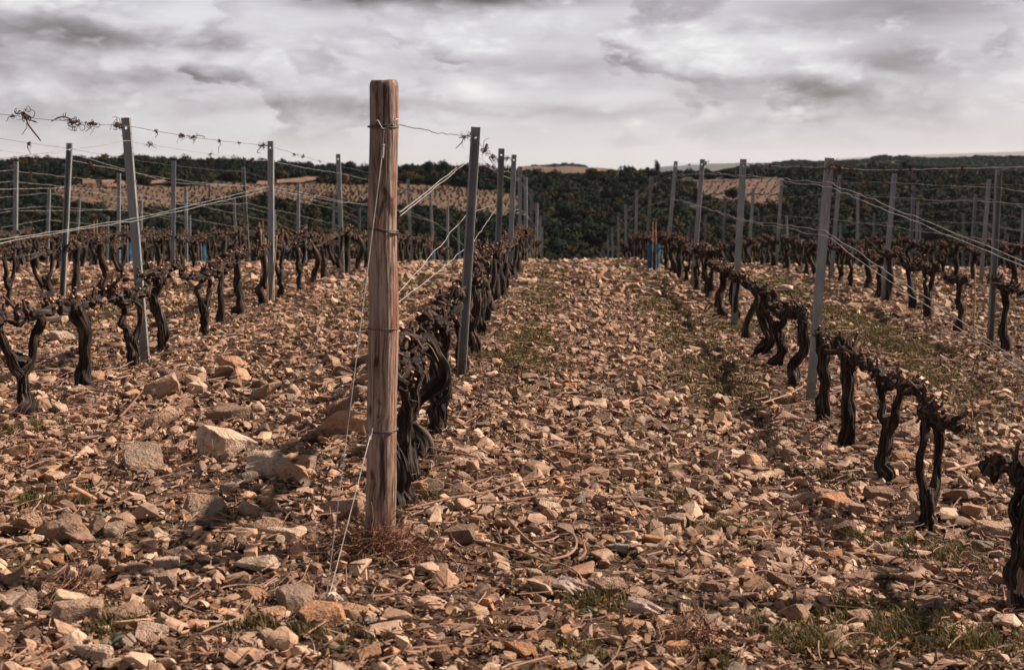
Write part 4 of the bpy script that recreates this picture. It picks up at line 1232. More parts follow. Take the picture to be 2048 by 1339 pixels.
# ------------------------------------------------------------------ vines
def vine_parts(seed, kind, hi):
    """returns trunk mesh builder, two cordon arms and a list of spurs; the row runs along local Y"""
    r = np.random.default_rng(seed)
    S, Rg = (38, 64) if hi else (9, 18)
    tr = MB(); H = r.uniform(.50, .58)
    a = r.uniform(-.9, .9) + (0 if r.random() < .5 else math.pi)
    dx, dy = math.sin(a), math.cos(a)
    R0 = r.uniform(.025, .035)

    def wander(P, amp):
        """a gnarled course between the given points"""
        C = catmull(P, 9); w = np.sin(np.linspace(0, np.pi, 9)) ** .6
        return C + r.normal(0, amp, (9, 3)) * [1, 1, .5] * w[:, None]

    def flakes(mb, n):
        """strips of shaggy bark lifting off the limb just added"""
        C, nr, sg = tube.last; V = mb.V[-1]; A0 = mb.A[-1]
        for _ in range(n):
            L = int(r.integers(4, 11)); i = int(r.integers(0, nr - L - 1)); j = int(r.integers(sg)); up = r.random() < .6
            P = []; AA = []
            for q in range(4):
                ii = i + int(round(q / 3 * L)); p0 = V[ii * sg + (j + int(q > 1)) % sg]; o_ = p0 - C[ii]; ln = np.linalg.norm(o_); o_ = o_ / (ln + 1e-9)
                t = q / 3 if up else 1 - q / 3
                side = np.cross(C[min(ii + 1, nr - 1)] - C[max(ii - 1, 0)], o_); side /= np.linalg.norm(side) + 1e-9
                w = .0035 * (1.2 - t * .8) * (1 + .5 * r.random())
                c = p0 + o_ * (.0015 + .014 * t * t * r.uniform(.5, 1.2))
                P += [c - side * w, c + side * w]; aa = A0[ii * sg + j]; AA += [aa + [.013, 0, 0], aa + [.017, 0, 0]]
            mb.add(P, [(0, 1, 3, 2), (2, 3, 5, 4), (4, 5, 7, 6)], A=np.array(AA))

    def limb(P, R, rg, sd, amp=.011, fq=3.4):
        R = np.interp(np.linspace(0, 1, 12), np.linspace(0, 1, len(R)), R) * (1 + r.normal(0, .10, 12))
        add_tube(tr, wander(P, amp), R, seg=S, rings=rg, ridge=.26, lump=.36, seed=sd, freq=fq * .8, lfreq=13, twist=r.normal(0, 3.0))
        if hi:
            flakes(tr, 30)
    if kind == 'loop':
        f = r.uniform(.12, .26); w = r.uniform(.045, .085)
        limb([(0, 0, -.06), (r.normal(0, .01), r.normal(0, .01), .04), (0, 0, f + .05)], [R0 * 1.9, R0 * 1.35, R0 * .9], Rg // 2, seed, .006)
        for s in (-1, 1):
            m = r.uniform(.55, 1.5); e = r.uniform(.02, .09)
            P = [(0, 0, f - .05), (s * dx * w * m, s * dy * w * m, f + r.uniform(.06, .14)), (s * dx * w * m * r.uniform(.6, 1.3), s * dy * w * m * r.uniform(.6, 1.3), (f + H) / 2 + r.uniform(0, .1)), (s * dx * e * .5, s * dy * w * .5 + s * e, H - .01), (r.normal(0, .01), s * e * .6, H + .03)]
            limb(P, [R0 * .80, R0 * .66, R0 * .58, R0 * .70, R0 * .6], Rg, seed + s + 3, .013, 3.0)
    elif kind == 'fork':
        f = r.uniform(.20, .36); w = r.uniform(.06, .13)
        k1 = r.normal(0, .03, 2)
        limb([(0, 0, -.06), (.0, .0, .04), (k1[0], k1[1], f * .55), (0, 0, f + .05)], [R0 * 2.0, R0 * 1.4, R0 * 1.05, R0 * 1.1], Rg, seed, .012)
        for s in (-1, 1):
            m = r.uniform(.6, 1.3)
            limb([(0, 0, f - .05), (s * dx * w * .7 * m, s * dy * w * .7 * m, f + .08), (s * dx * w * m, s * dy * w * m, H - .01), (s * dx * w * .7, s * dy * w * .7 + s * .03, H + .04)], [R0 * .85, R0 * .68, R0 * .74, R0 * .5], Rg // 2, seed + s + 3, .009, 3.0)
    else:
        k1, k2 = r.normal(0, .04, 2), r.normal(0, .045, 2)
        limb([(0, 0, -.06), (0, 0, .03), (k1[0], k1[1], .19), (k2[0], k2[1], .38), (k2[0] * .4, k2[1] * .4, H), (0, 0, H + .04)], [R0 * 2.1, R0 * 1.55, R0 * 1.15, R0 * 1.05, R0 * 1.35, R0 * .9], int(Rg * 1.3), seed, .013)
    arms = []; spurs = []
    for s in (-1, 1):
        mb = MB(); L = r.uniform(.46, .62)
        P = wander([(0, -s * .03, H - .015), (r.normal(0, .02), s * .10, H + r.normal(.0, .02)), (r.normal(0, .03), s * L * .6, H + r.normal(.02, .025)), (r.normal(0, .035), s * L, H + r.normal(.02, .03))], .010)
        RR = np.interp(np.linspace(0, 1, 14), [0, .3, .7, 1], [R0 * .95, R0 * .85, R0 * .66, R0 * .42]) * (1 + r.normal(0, .22, 14))
        add_tube(mb, P, RR, seg=max(8, S - 8), rings=max(14, Rg // 2), ridge=.20, lump=.45, seed=seed + 20 + s, freq=2.8, lfreq=22)
        arms.append(mb)
        C = catmull(P, 40)
        for k in range(int(r.integers(8, 12))):
            c = C[r.integers(3, 40)].copy(); a2 = r.uniform(0, 6.28); tilt = abs(r.normal(0, .75))
            d = np.array([math.cos(a2) * math.sin(tilt), math.sin(a2) * math.sin(tilt), math.cos(tilt)])
            sp = MB()
            knob = r.uniform(.016, .036)       # the swollen old wood of the spur
            kh = r.uniform(.03, .07)
            add_tube(sp, [c, c + d * kh * .5 + r.normal(0, .006, 3), c + d * kh], [knob * 1.15, knob, knob * .5], seg=10 if hi else 6, rings=7 if hi else 4, lump=.55, ridge=.2, seed=seed + k, lfreq=45)
            for q in range(int(r.integers(1, 4))):
                d2 = d + r.normal(0, .75, 3); d2 /= np.linalg.norm(d2)
                L2 = r.uniform(.020, .060) if r.random() < .92 else r.uniform(.07, .13); e = c + d * kh * .8
                V, Q, T, A = tube([e, e + d2 * L2 * .5 + r.normal(0, .005, 3), e + d2 * L2], [.0120, .0085, .0080], seg=6, rings=4)
                sp.add(V, Q, None, 1, A); sp.add(V[[18, 19, 20, 21, 22, 23]], [(0, 1, 2, 3), (0, 3, 4, 5)], None, 2)
            if r.random() < .4:
                pts = [c]; dd = r.normal(0, 1, 3)
                for q in range(9):
                    dd = dd + r.normal(0, .7, 3); dd /= np.linalg.norm(dd); pts.append(pts[-1] + dd * .013)
                add_tube(sp, pts, [.0032, .0018], seg=4, rings=10, mat=1)
            spurs.append(sp)
    return tr, arms, spurs


VM = [M['bark'], M['spur'], M['cut']]
VINE_SPOTS = []
variants = []


def place_vine(X, Y, kind, seed, label, near, yaw=0.0, scale=1.0, variant=None):
    z = (gzs(X, Y)) - .01
    o = empty('grapevine', (X, Y, z), (0, 0, yaw))
    tag(o, label, 'vine', 'pruned grapevines in rows')
    VINE_SPOTS.append((X, Y))
    if variant is None:
        tr, arms, spurs = vine_parts(seed, kind, near)
        obj('trunk', tr.mesh('trunk', VM, smooth=not near, attr='bark'), parent=o)
        for a in arms: obj('arm', a.mesh('arm', VM, smooth=True, attr='bark'), parent=o)
        for s in spurs: obj('spur', s.mesh('spur', VM, attr='bark'), parent=o)
    else:
        for nm, me in variant:
            q = obj(nm, me, parent=o)
            if nm == 'spur_cluster': q['kind'] = 'stuff'
    o.scale = (scale, scale, scale)
    return o


def make_variant(seed, kind):
    tr, arms, spurs = vine_parts(seed, kind, False)
    allsp = MB()
    for s in spurs:
        n = allsp.n; allsp.V += s.V; allsp.A += s.A; allsp.Q += [q + n for q in s.Q]; allsp.T += [t + n for t in s.T]; allsp.qm += s.qm; allsp.tm += s.tm; allsp.n += s.n
    return [('trunk', tr.mesh('trunk', VM, True, 'bark'))] + [('arm', a.mesh('arm', VM, True, 'bark')) for a in arms] + [('spur_cluster', allsp.mesh('spur_cluster', VM, False, 'bark'))]


KINDS = ['single', 'loop', 'fork', 'loop', 'single', 'fork', 'single', 'loop', 'single', 'fork']
variants = [make_variant(900 + k, KINDS[k]) for k in range(10)]
WORD = {'single': 'single stemmed', 'loop': 'two stemmed', 'fork': 'forked'}


def row_vines(X, first, spec, step=1.1, end=40.0):
    """spec: photo read positions (distance, kind, scale) of the near vines, then the row goes on at its spacing"""
    ys = [(s[0], s[1], s[2]) for s in spec]
    y = ys[-1][0] if ys else first - step
    while y < end:
        y += step + rng.normal(0, .06)
        ys.append((y, None, rng.uniform(.9, 1.1)))
    n = 0
    for i, (y, kind, sc) in enumerate(ys):
        px = 1127 + X / y * FPX
        if px < -90 or px > 2140: continue
        seed = int(1000 + abs(X) * 97 + i * 13 + (X > 0) * 5)
        near = y < 13.5
        k = int(rng.integers(10)); kd = kind or KINDS[k]
        lab = '%s %s vine from the front in the %s' % (ORD[n] if n < len(ORD) else 'far', WORD[kd], ROWNAME[X])
        yaw = (0 if rng.random() < .5 else math.pi) + rng.normal(0, .08)
        xj = X + rng.normal(0, .025)
        place_vine(xj, y, kd, seed, lab, near, yaw if kind is None else 0, sc, None if (kind or near) else variants[k])
        n += 1


def rd(X, lst): return [(float(on_row(a, b, X)[1]), k, s) for a, b, k, s in lst]


row_vines(A_, 6.4, rd(A_, [(800, 1000, 'single', 1.12), (826, 985, 'fork', .95), (848, 945, 'single', 1.0), (869, 872, 'loop', 1.05), (884, 845, 'fork', 1.0), (897, 815, 'single', 1.05), (925, 745, 'loop', 1.1), (944, 700, 'single', 1.1), (961, 670, 'fork', 1.1)]), .95, 42)
row_vines(B_, 6.2, rd(B_, [(2048, 1090, 'fork', 1.0), (1868, 1040, 'loop', 1.0), (1778, 958, 'fork', 1.0), (1702, 893, 'single', 1.05), (1652, 838, 'single', .95), (1592, 785, 'single', 1.05), (1556, 748, 'fork', 1.0), (1530, 715, 'single', 1.0), (1490, 680, 'single', 1.0)]), .95, 42)
row_vines(C_, 8, rd(C_, [(-60, 880, 'single', 1.0), (32, 812, 'fork', 1.05), (164, 757, 'single', 1.05), (262, 728, 'loop', 1.05), (325, 690, 'single', 1.1), (400, 668, 'loop', 1.05), (442, 645, 'single', 1.05), (488, 625, 'fork', 1.05)]), 1.0, 42)
row_vines(E_, 14.4, [], 1.0, 42)
row_vines(-8.2, 20.2, [], 1.0, 42)
row_vines(-10.7, 27, [], 1.1, 42)
row_vines(-13.2, 34, [], 1.15, 42)
row_vines(4.3, 13.4, rd(4.3, [(2010, 706, 'single', 1.15), (1915, 655, 'fork', 1.1), (1857, 632, 'loop', 1.1), (1822, 617, 'single', 1.1)]), 1.0, 42)
row_vines(6.8, 21.2, [], 1.0, 42)
row_vines(9.3, 29.5, [], 1.1, 42)
row_vines(11.8, 37.0, [], 1.1, 42)

# ------------------------------------------------------------------ blue sleeves round replanted vines, with their canes
def sleeve(X, px, label, k, hgt=.56):
    y = X * FPX / (px - 1127); z = (gzs(X, y))
    o = empty('vine_sleeve', (X, y, z)); tag(o, label, 'sleeve', 'blue plastic sleeves round young vines')
    r = np.random.default_rng(k); a = np.linspace(0, 2 * np.pi, 14, endpoint=False); zs = np.linspace(-.03, hgt, 6)
    rad = .11
    V = np.array([(rad * math.cos(t) * (1 + r.normal(0, .04)), rad * math.sin(t) * .8 * (1 + r.normal(0, .04)), q + (r.normal(0, .012) if q > .4 else 0)) for q in zs for t in a])
    i = np.arange(5)[:, None] * 14; j = np.arange(14)[None, :]; j2 = (j + 1) % 14
    Q = np.stack([i + j, i + j2, i + 14 + j2, i + 14 + j], -1).reshape(-1, 4)
    s = obj('tube', mesh_np('tube', V, [Q], [M['blue']]), parent=o); s.modifiers.new('thick', 'SOLIDIFY').thickness = .003
    for q in range(2):
        mb = MB(); x = -.03 + .07 * q; t = r.normal(0, .03)
        add_tube(mb, [(x, -.10, -.05), (x + t * .5, -.105, .4), (x + t, -.10, r.uniform(.72, .85))], [.008, .008, .007], seg=6, rings=8)
        obj('bamboo_cane', mb.mesh('bamboo_cane', [M['bamboo']]), parent=o)


for X, px, lb in [(-8.2, 185, 'blue plastic vine sleeve farthest left, behind the vines'), (-8.2, 246, 'blue plastic vine sleeve beside a grey stake at the left'),
                  (-8.2, 397, 'blue plastic vine sleeve with two tall canes, left of the middle'), (-5.7, 523, 'blue plastic vine sleeve just left of the second left stake'),
                  (-3.2, 861, 'blue plastic vine sleeve right of the wooden post'), (1.52, 1307, 'bright blue plastic vine sleeve at the far end of the right row')]:
    sleeve(X, px, lb, int(px), .46)


def cane_stake(X, y, h, lean, label):
    z = (gzs(X, y)); mb = MB()
    add_tube(mb, [(0, 0, -.1), (lean * .5 + .006, 0, h * .5), (lean, .02, h)], [.0075, .007, .006], seg=7, rings=12, lump=.1, lfreq=9)
    o = obj('bamboo_stake', mb.mesh('bamboo_stake', [M['bamboo']], smooth=True)); o.location = (X, y, z)
    tag(o, label, 'stake', 'bamboo canes beside the vines')


for px, py, X, h, lean, lb in [(529, 606, C_, .80, -.03, 'left of three thin canes beside the second left stake'), (536, 606, C_, .70, -.02, 'middle of three thin canes beside the second left stake'), (541, 612, C_, .72, .08, 'slanting thin cane against the second left stake'),
                               (1926, 662, 4.3, .50, .03, 'pale thin cane left of the dark right stake'), (1946, 664, 4.3, .78, .0, 'tall reddish thin cane left of the dark right stake'),
                               (566, 590, -5.7, .75, .02, 'thin cane behind the second left stake'), (1502, 560, 4.3, .55, .04, 'leaning thin cane between the right rows'), (1435, 545, 4.3, .55, .0, 'short reddish cane beyond the third right stake')]:
    y = float(on_row(px, py, X)[1]); cane_stake(X, y, h, lean, lb)

# ------------------------------------------------------------------ stones
def stone_shape(seed, npts, flat=(.25, .6), sub=0, fine=.03, bev=.045):
    """a broken slab or shard: the hull of a few points thrown near the faces of a box, optionally refined and roughened"""
    r = np.random.default_rng(seed)
    P = r.uniform(-1, 1, (npts, 3)); ax = r.integers(0, 3, npts)
    P[np.arange(npts), ax] = np.sign(P[np.arange(npts), ax]) * r.uniform(.82, 1.0, npts)
    cut = np.maximum(1, np.abs(P).sum(1) / r.uniform(1.7, 2.3, npts)); P /= cut[:, None]
    P = P * [1.0, r.uniform(.50, .95), r.uniform(*flat)]
    sh = r.normal(0, .18); P[:, 0] += P[:, 2] * sh * 2
    bm = bmesh.new()
    for q in P: bm.verts.new(q)
    h = bmesh.ops.convex_hull(bm, input=bm.verts)
    bmesh.ops.delete(bm, geom=list({v for v in h['geom_interior'] + h['geom_unused'] if isinstance(v, bmesh.types.BMVert)}), context='VERTS')
    if sub or bev > .05:
        bmesh.ops.bevel(bm, geom=list(bm.edges), offset=bev, segments=1, affect='EDGES', clamp_overlap=True)
        bmesh.ops.triangulate(bm, faces=list(bm.faces))
        if sub: bmesh.ops.subdivide_edges(bm, edges=[e for e in bm.edges if e.calc_length() > .35], cuts=sub, use_grid_fill=True)
    bmesh.ops.triangulate(bm, faces=list(bm.faces))
    bmesh.ops.recalc_face_normals(bm, faces=list(bm.faces))
    bm.verts.ensure_lookup_table(); bm.verts.index_update()
    V = np.array([v.co[:] for v in bm.verts]); T = np.array([[v.index for v in f.verts] for f in bm.faces]); bm.free()
    if sub or bev > .05:
        V = V + fine * np.stack([vn(V[:, 0] * 3 + k * 9, V[:, 1] * 3, V[:, 2] * 3, seed + k) for k in range(3)], -1)
    return V / np.abs(V).max(), T


STONES = []
for k in range(36):
    V, T = stone_shape(2000 + k, [16, 26, 20][k % 3], (.32, .74), 2, .045, .07)
    me = mesh_np('stone', V, [T], [M['stone']], smooth=False)
    STONES.append(me)

big = []       # (x, y, radius)


def free(x, y, r, pad=.9):
    for a, b, c in big:
        if (a - x) ** 2 + (b - y) ** 2 < (pad * (r + c)) ** 2: return False
    for a, b in VINE_SPOTS:
        if (a - x) ** 2 + (b - y) ** 2 < (r + .05) ** 2: return False
    return (PB[0] - x) ** 2 + (PB[1] - y) ** 2 > (r + .07) ** 2 and (RB[0] - x) ** 2 + (RB[1] - y) ** 2 > (r + .07) ** 2


LAND = []       # (x, y, words) of things one can find on the ground


def near_label(noun, x, y, used={}):
    k = min(range(len(LAND)), key=lambda i: (LAND[i][0] - x) ** 2 + ((LAND[i][1] - y) * .8) ** 2)
    lx, ly, w = LAND[k]; dx, dy = x - lx * y / ly, y - ly
    side = ('right of' if dx > 0 else 'left of') if abs(dx) > abs(dy) * .45 else ('behind' if dy > 0 else 'in front of')
    n = used.get((noun, side, w), 0); used[(noun, side, w)] = n + 1
    t = '%s %s %s the %s' % (ORD[min(n, 37)], noun, side, w)
    t = t.replace(' in the first row', ' in the row').replace(' beside the right wooden', ' by the right') if len(t.split()) > 16 else t
    return t if len(t.split()) <= 16 else '%s %s %s the %s' % (ORD[min(n, 37)], noun.split()[-1], side, w)


def ground_at(px, py):
    d = ray(px, py); t = 4.0
    for _ in range(12):
        p = EYE + d * t; t = (CAMH - (gzs(p[0], p[1]))) / -d[2]
    return EYE + d * t


def put_stone(x, y, r, k, label, group, yaw=None, tilt=.25, sink=.30, zs=1.0):
    o = obj('stone', STONES[k % 36])
    sc = np.array([1, 1, zs]) * r * random.uniform(.95, 1.05)
    o.scale = sc
    o.rotation_euler = (random.gauss(0, tilt), random.gauss(0, tilt), random.uniform(0, 6.28) if yaw is None else yaw)
    o.location = (x, y, (gzs(x, y)) + r * .5 * zs * (1 - sink * 1.4))
    hue = [w for w in ('pale', 'orange', 'grey', 'brown', 'tan') if w in label] if 'larger stone' not in label and not label.split()[1] == 'stone' else []
    if hue:
        o.material_slots[0].link = 'OBJECT'; o.material_slots[0].material = M['stone_' + hue[0]]
    tag(o, label, 'stone', group); big.append((x, y, r))


NOTABLE = [(447, 912, 112, 4, 'largest pale tan boulder left of the wooden post'), (540, 945, 96, 11, 'broad flat stone just right of the largest pale boulder'), (572, 1082, 74, 2, 'pale rounded stone left of the foot of the wooden post'),
           (118, 1080, 112, 17, 'long reddish brown slab near the left edge'), (182, 965, 52, 5, 'orange faced angular stone left of the largest boulder'), (914, 1142, 40, 9, 'upright squarish tan stone right of the straw heap'),
           (331, 1138, 54, 14, 'pale peaked stone in the lower left foreground'), (272, 1148, 58, 20, 'dark brown peaked stone in the lower left foreground'), (466, 1318, 52, 23, 'upright brown wedge of stone at the bottom edge'),
           (192, 1326, 92, 6, 'large pale stone at the bottom left edge'), (172, 1296, 62, 26, 'grey brown stone behind the bottom left pale one'), (516, 1140, 84, 8, 'domed pale sided stone left of the guy wires'),
           (300, 1278, 74, 29, 'long low tan stone near the bottom left'), (1062, 1258, 92, 12, 'smooth brown domed stone at the bottom middle'), (1206, 1276, 42, 30, 'square orange stone at the bottom middle'),
           (1268, 1264, 62, 3, 'tilted tan slab right of the orange stone'), (1346, 1052, 56, 15, 'flat topped tan stone in the aisle'), (1232, 1104, 52, 18, 'grey tan wedge stone in the aisle'),
           (1600, 1006, 60, 21, 'long tan stone below the right vines'), (1502, 1306, 46, 24, 'upright brown stone in the grass at the bottom'), (1868, 1214, 46, 27, 'blue grey slab in the shadow at the lower right'),
           (1988, 1116, 34, 33, 'upright pale slab beside the right wooden post'), (1566, 584, 40, 35, 'large pale slab lying beyond the right row'), (692, 868, 104, 1, 'long orange tan stone left of the wooden post'),
           (466, 736, 62, 7, 'orange tipped stone below the left vines'), (112, 648, 56, 10, 'pale boulder between the left vines'), (122, 684, 54, 13, 'second pale boulder between the left vines'),
           (868, 976, 44, 16, 'brown block at the vine behind the post'), (1070, 1040, 46, 19, 'pale greenish stone among the prunings'), (1102, 1025, 54, 22, 'orange tan stone behind the pale greenish one'),
           (1090, 1178, 60, 25, 'dark brown pyramid stone near the bottom middle'), (1860, 1000, 48, 28, 'tan block between the right vines'), (108, 912, 50, 31, 'red brown stone at the left edge'), (36, 915, 58, 32, 'dark orange stone touching the left edge'),
           (742, 1250, 36, 34, 'grey tan stone below the guy wire anchor'), (1850, 1290, 52, 0, 'pale pink tan stone in the lower right grass')]
for px, py, w, k, lb in NOTABLE:
    p = ground_at(px, py); LAND.append((p[0], p[1], lb)); put_stone(p[0], p[1], w / 2 / FPX * p[1] * 1.08, k, lb, 'loose field stones', yaw=random.uniform(-.5, .5), tilt=.15)
LAND += [(PB[0], PB[1], 'thick wooden end post'), (RB[0], RB[1], 'wooden post at the right edge')]
for _X in (A_, B_, C_):
    for _k, (_Y, _b, _t, _H) in enumerate(STAKE_TOPS[_X][:3]): LAND.append((_b.x, _b.y, '%s stake, %s' % (ORD[_k], ROWNAME[_X])))
tries = 0
while len(big) < 300 and tries < 20000:
    tries += 1
    y = 4.35 + 6.2 * random.random() ** 1.5; x = random.uniform(-.40 * y - .1, .33 * y + .1)
    r = min(.105, .044 * random.random() ** -0.34) * (y / 6.0) ** .6 * (.78 if x > -.6 else 1.0)
    if free(x, y, r) and not (abs(x - PB[0]) < .32 and -.42 < y - PB[1] < .12): put_stone(x, y, r, random.randrange(36), near_label('larger stone', x, y), 'loose field stones')


def bare(X, Y):
    """fewer stones on the grassy strips and under the vines"""
    m = np.ones_like(X)
    for c, w in ((A_, .22), (B_, .25), (C_, .22), (4.3, .25), (E_, .22)):
        m = np.minimum(m, 1 - .45 * np.exp(-((X - c) / w) ** 2))
    m *= 1 - .45 * sstep(.10, .5, vn(X / .9, Y / 1.4, seed=41))
    return m * (1 - .85 * green(X, Y))


def green(X, Y):
    """where grass grows: strips along the aisles that thicken with distance, and a few patches"""
    g = 1.0 * np.exp(-((X - 1.2) / .30) ** 2) * sstep(8, 12, Y) + .8 * np.exp(-((X + .22) / .2) ** 2) * sstep(8, 12, Y) + .9 * np.exp(-((X - 3.2) / .5) ** 2) * sstep(9, 14, Y)
    g = g + .5 * np.exp(-((X + 1.9) / .5) ** 2) * sstep(11, 16, Y) + .5 * np.exp(-((X - 5.6) / .6) ** 2) * sstep(12, 18, Y) + .45 * np.exp(-((X + 4.4) / .6) ** 2) * sstep(11, 18, Y)
    g = g * (.45 + 1.0 * sstep(-.25, .35, vn(X / .45, Y / 1.0, seed=51)))
    for px, py, rr, a in GP:
        g = g + a * np.exp(-(((X - px) ** 2 + (Y - py) ** 2) / rr ** 2))
    return np.clip(g, 0, 1)


GP = []
for px, py, r, a in [(1630, 1290, .17, 1), (1830, 1270, .22, 1), (1960, 1290, .16, 1), (1700, 1230, .12, .8), (1185, 1210, .12, .9), (1440, 1060, .15, .6), (1640, 960, .18, .6), (1720, 1080, .14, .7), (230, 1250, .13, .8), (620, 1270, .14, .7), (500, 1260, .09, .6),
                    (140, 1000, .12, .5), (700, 1110, .10, .7), (880, 1000, .12, .6), (1350, 1000, .10, .4), (1880, 1110, .2, .6), (160, 740, .22, .6), (60, 860, .2, .6), (1000, 720, .25, .6), (1060, 680, .3, .6), (1480, 660, .35, .7), (1860, 700, .3, .6), (1180, 1320, .12, .6), (1420, 1320, .10, .6), (960, 1260, .07, .5), (40, 1010, .10, .5)]:
    p = ground_at(px, py); GP.append((p[0], p[1], r, a))


def rubble():
    lib80 = [stone_shape(3000 + k, [12, 20, 15][k % 3], (.28, .74), 0, .07, .10) for k in range(48)]
    lib20 = [stone_shape(4000 + k, [9, 14, 11][k % 3], (.26, .78)) for k in range(42)]
    bigA = np.array(big)
    allV = []; allT = []; allR = []; off = 0

    def layer(lo, hi, rmin, rmax, power, per_m2, lib, lift, seed):
        nonlocal off
        r_ = np.random.default_rng(seed)
        area = .3425 * (hi * hi - lo * lo) + 2.6 * (hi - lo); n = int(area * per_m2)
        # pick distances in proportion to the fan's width
        yy = np.linspace(lo, hi, 200); cdf = np.cumsum(.685 * yy + 2.6); Y = np.interp(r_.random(n), cdf / cdf[-1], yy)
        X = -.375 * Y - 1.3 + r_.random(n) * (.685 * Y + 2.6)
        rad = rmin * (1 - r_.random(n) * (1 - (rmin / rmax) ** power)) ** (-1 / power)
        k = r_.random(n) < bare(X, Y); X, Y, rad = X[k], Y[k], rad[k]
        d2 = np.full(len(X), 9.0)
        for a, b, c in bigA: d2 = np.minimum(d2, np.hypot(X - a, Y - b) - c * .75)
        for a, b in VINE_SPOTS:
            if b < 14: d2 = np.minimum(d2, np.hypot(X - a, Y - b) - .05)
        d2 = np.minimum(d2, np.hypot(X - PB[0], Y - PB[1]) - .06); d2 = np.minimum(d2, np.hypot(X - RB[0], Y - RB[1]) - .06)
        k = d2 > 0; X, Y, rad = X[k], Y[k], rad[k]; n = len(X)
        Z = gz(X, Y) + rad * r_.uniform(-.12, .32, n) + lift * r_.random(n)
        yaw = r_.uniform(0, 6.28, n); t1 = r_.normal(0, .38, n); t2 = r_.normal(0, .38, n)
        which = r_.integers(0, len(lib), n)
        for w in range(len(lib)):
            idx = np.where(which == w)[0]
            if len(idx) == 0: continue
            P, T = lib[w]; m = len(idx); nv = len(P)
            cy, sy = np.cos(yaw[idx]), np.sin(yaw[idx]); c1, s1 = np.cos(t1[idx]), np.sin(t1[idx]); c2, s2 = np.cos(t2[idx]), np.sin(t2[idx])
            x, y, z = P[:, 0][None], P[:, 1][None], P[:, 2][None]
            y, z = y * c1[:, None] - z * s1[:, None], y * s1[:, None] + z * c1[:, None]
            x, z = x * c2[:, None] + z * s2[:, None], -x * s2[:, None] + z * c2[:, None]
            x, y = x * cy[:, None] - y * sy[:, None], x * sy[:, None] + y * cy[:, None]
            R = rad[idx][:, None]
            V = np.stack([x * R + X[idx][:, None], y * R + Y[idx][:, None], z * R + Z[idx][:, None]], -1).reshape(-1, 3)
            allV.append(V); allT.append((T[None] + (np.arange(m) * nv)[:, None, None] + off).reshape(-1, 3)); off += len(V)
            allR.append(np.repeat(r_.random(m), nv))
    layer(3.4, 9.5, .029, .070, 2.2, 95, lib80, .012, 1)
    layer(3.4, 9.5, .018, .036, 1.6, 190, lib20, .014, 7)
    layer(3.4, 9.5, .009, .020, 1.5, 330, lib20, .010, 6)
    layer(3.4, 9.5, .004, .013, 1.5, 330, lib20, .006, 2)
    layer(9.5, 18, .020, .065, 2.2, 175, lib20, .012, 3)
    layer(9.5, 15, .040, .08, 2.6, 12, lib80, .01, 5)
    layer(18, 37, .034, .10, 2.2, 66, lib20, .02, 4)
    V = np.concatenate(allV); T = np.concatenate(allT)
    me = mesh_np('stone_rubble', V, [T], [M['stone_mass']], {'rnd': np.concatenate(allR)})
    o = obj('stone_rubble', me); o['kind'] = 'stuff'; tag(o, 'countless tan and brown stones covering the vineyard floor', 'stones')
    print('rubble tris', len(T), len(lib80[0][1]), len(lib20[0][1]))


rubble()

# ------------------------------------------------------------------ prunings, twigs, straw
def cane_pts(r, L, curve=.5):
    n = 7; a = r.uniform(0, 6.28); p = np.zeros(3); P = [p.copy()]; da = r.normal(0, curve) / n
    for k in range(n):
        a += da + r.normal(0, .10); p = p + np.array([math.cos(a), math.sin(a), 0]) * L / n; P.append(p.copy())
    return np.array(P) - np.mean(P, 0)


CANES = []
for k in range(40):
    CANES.append((cane_pts(np.random.default_rng(700 + k), 1.0, 1.1), np.random.default_rng(700 + k)))


def cane_obj(x, y, L, rad, k, yaw, label, fork=False, lift=.045):
    P, r0 = CANES[k % 40]; r = np.random.default_rng(abs(int(x * 1000) ^ int(y * 777)))
    c, s = math.cos(yaw), math.sin(yaw)
    Q = np.stack([P[:, 0] * c - P[:, 1] * s, P[:, 0] * s + P[:, 1] * c, P[:, 2]], -1) * L
    Q[:, 0] += x; Q[:, 1] += y
    Q[:, 2] = gz(Q[:, 0], Q[:, 1]) + lift + .018 * vn(Q[:, 0] * 6, Q[:, 1] * 6, seed=k)
    o0 = np.array([x, y, (gzs(x, y))]); mb = MB()
    add_tube(mb, Q - o0, [rad, rad * .85, rad * .55], seg=6, rings=22, lump=.18, seed=k, lfreq=18)
    if fork:
        i = 3; e = Q[i] + np.array([r.normal(0, .3), r.normal(0, .3), 0]) * L; m = (Q[i] + e) / 2 + r.normal(0, .03, 3) * L
        for q in (m, e): q[2] = (gzs(q[0], q[1])) + lift + .02
        add_tube(mb, [Q[i] - o0, m - o0, e - o0], [rad * .75, rad * .6, rad * .4], seg=6, rings=10)
    o = obj('pruned_cane', mb.mesh('pruned_cane', [M['cane']], smooth=True)); o.location = o0
    tag(o, label, 'cane', 'pruned vine canes on the ground')
    return o


def line_cane(pxs, rad, label, lift=.05, k=0):
    """a cane lying along photo-read ground points"""
    Q = np.array([ground_at(*p) for p in pxs]); Q[:, 2] += lift; o0 = Q[0].copy(); mb = MB()
    add_tube(mb, Q - o0, [rad, rad * .9, rad * .6], seg=7, rings=26, lump=.16, seed=k, lfreq=16)
    o = obj('pruned_cane', mb.mesh('pruned_cane', [M['cane']], smooth=True)); o.location = o0; tag(o, label, 'cane', 'pruned vine canes on the ground')


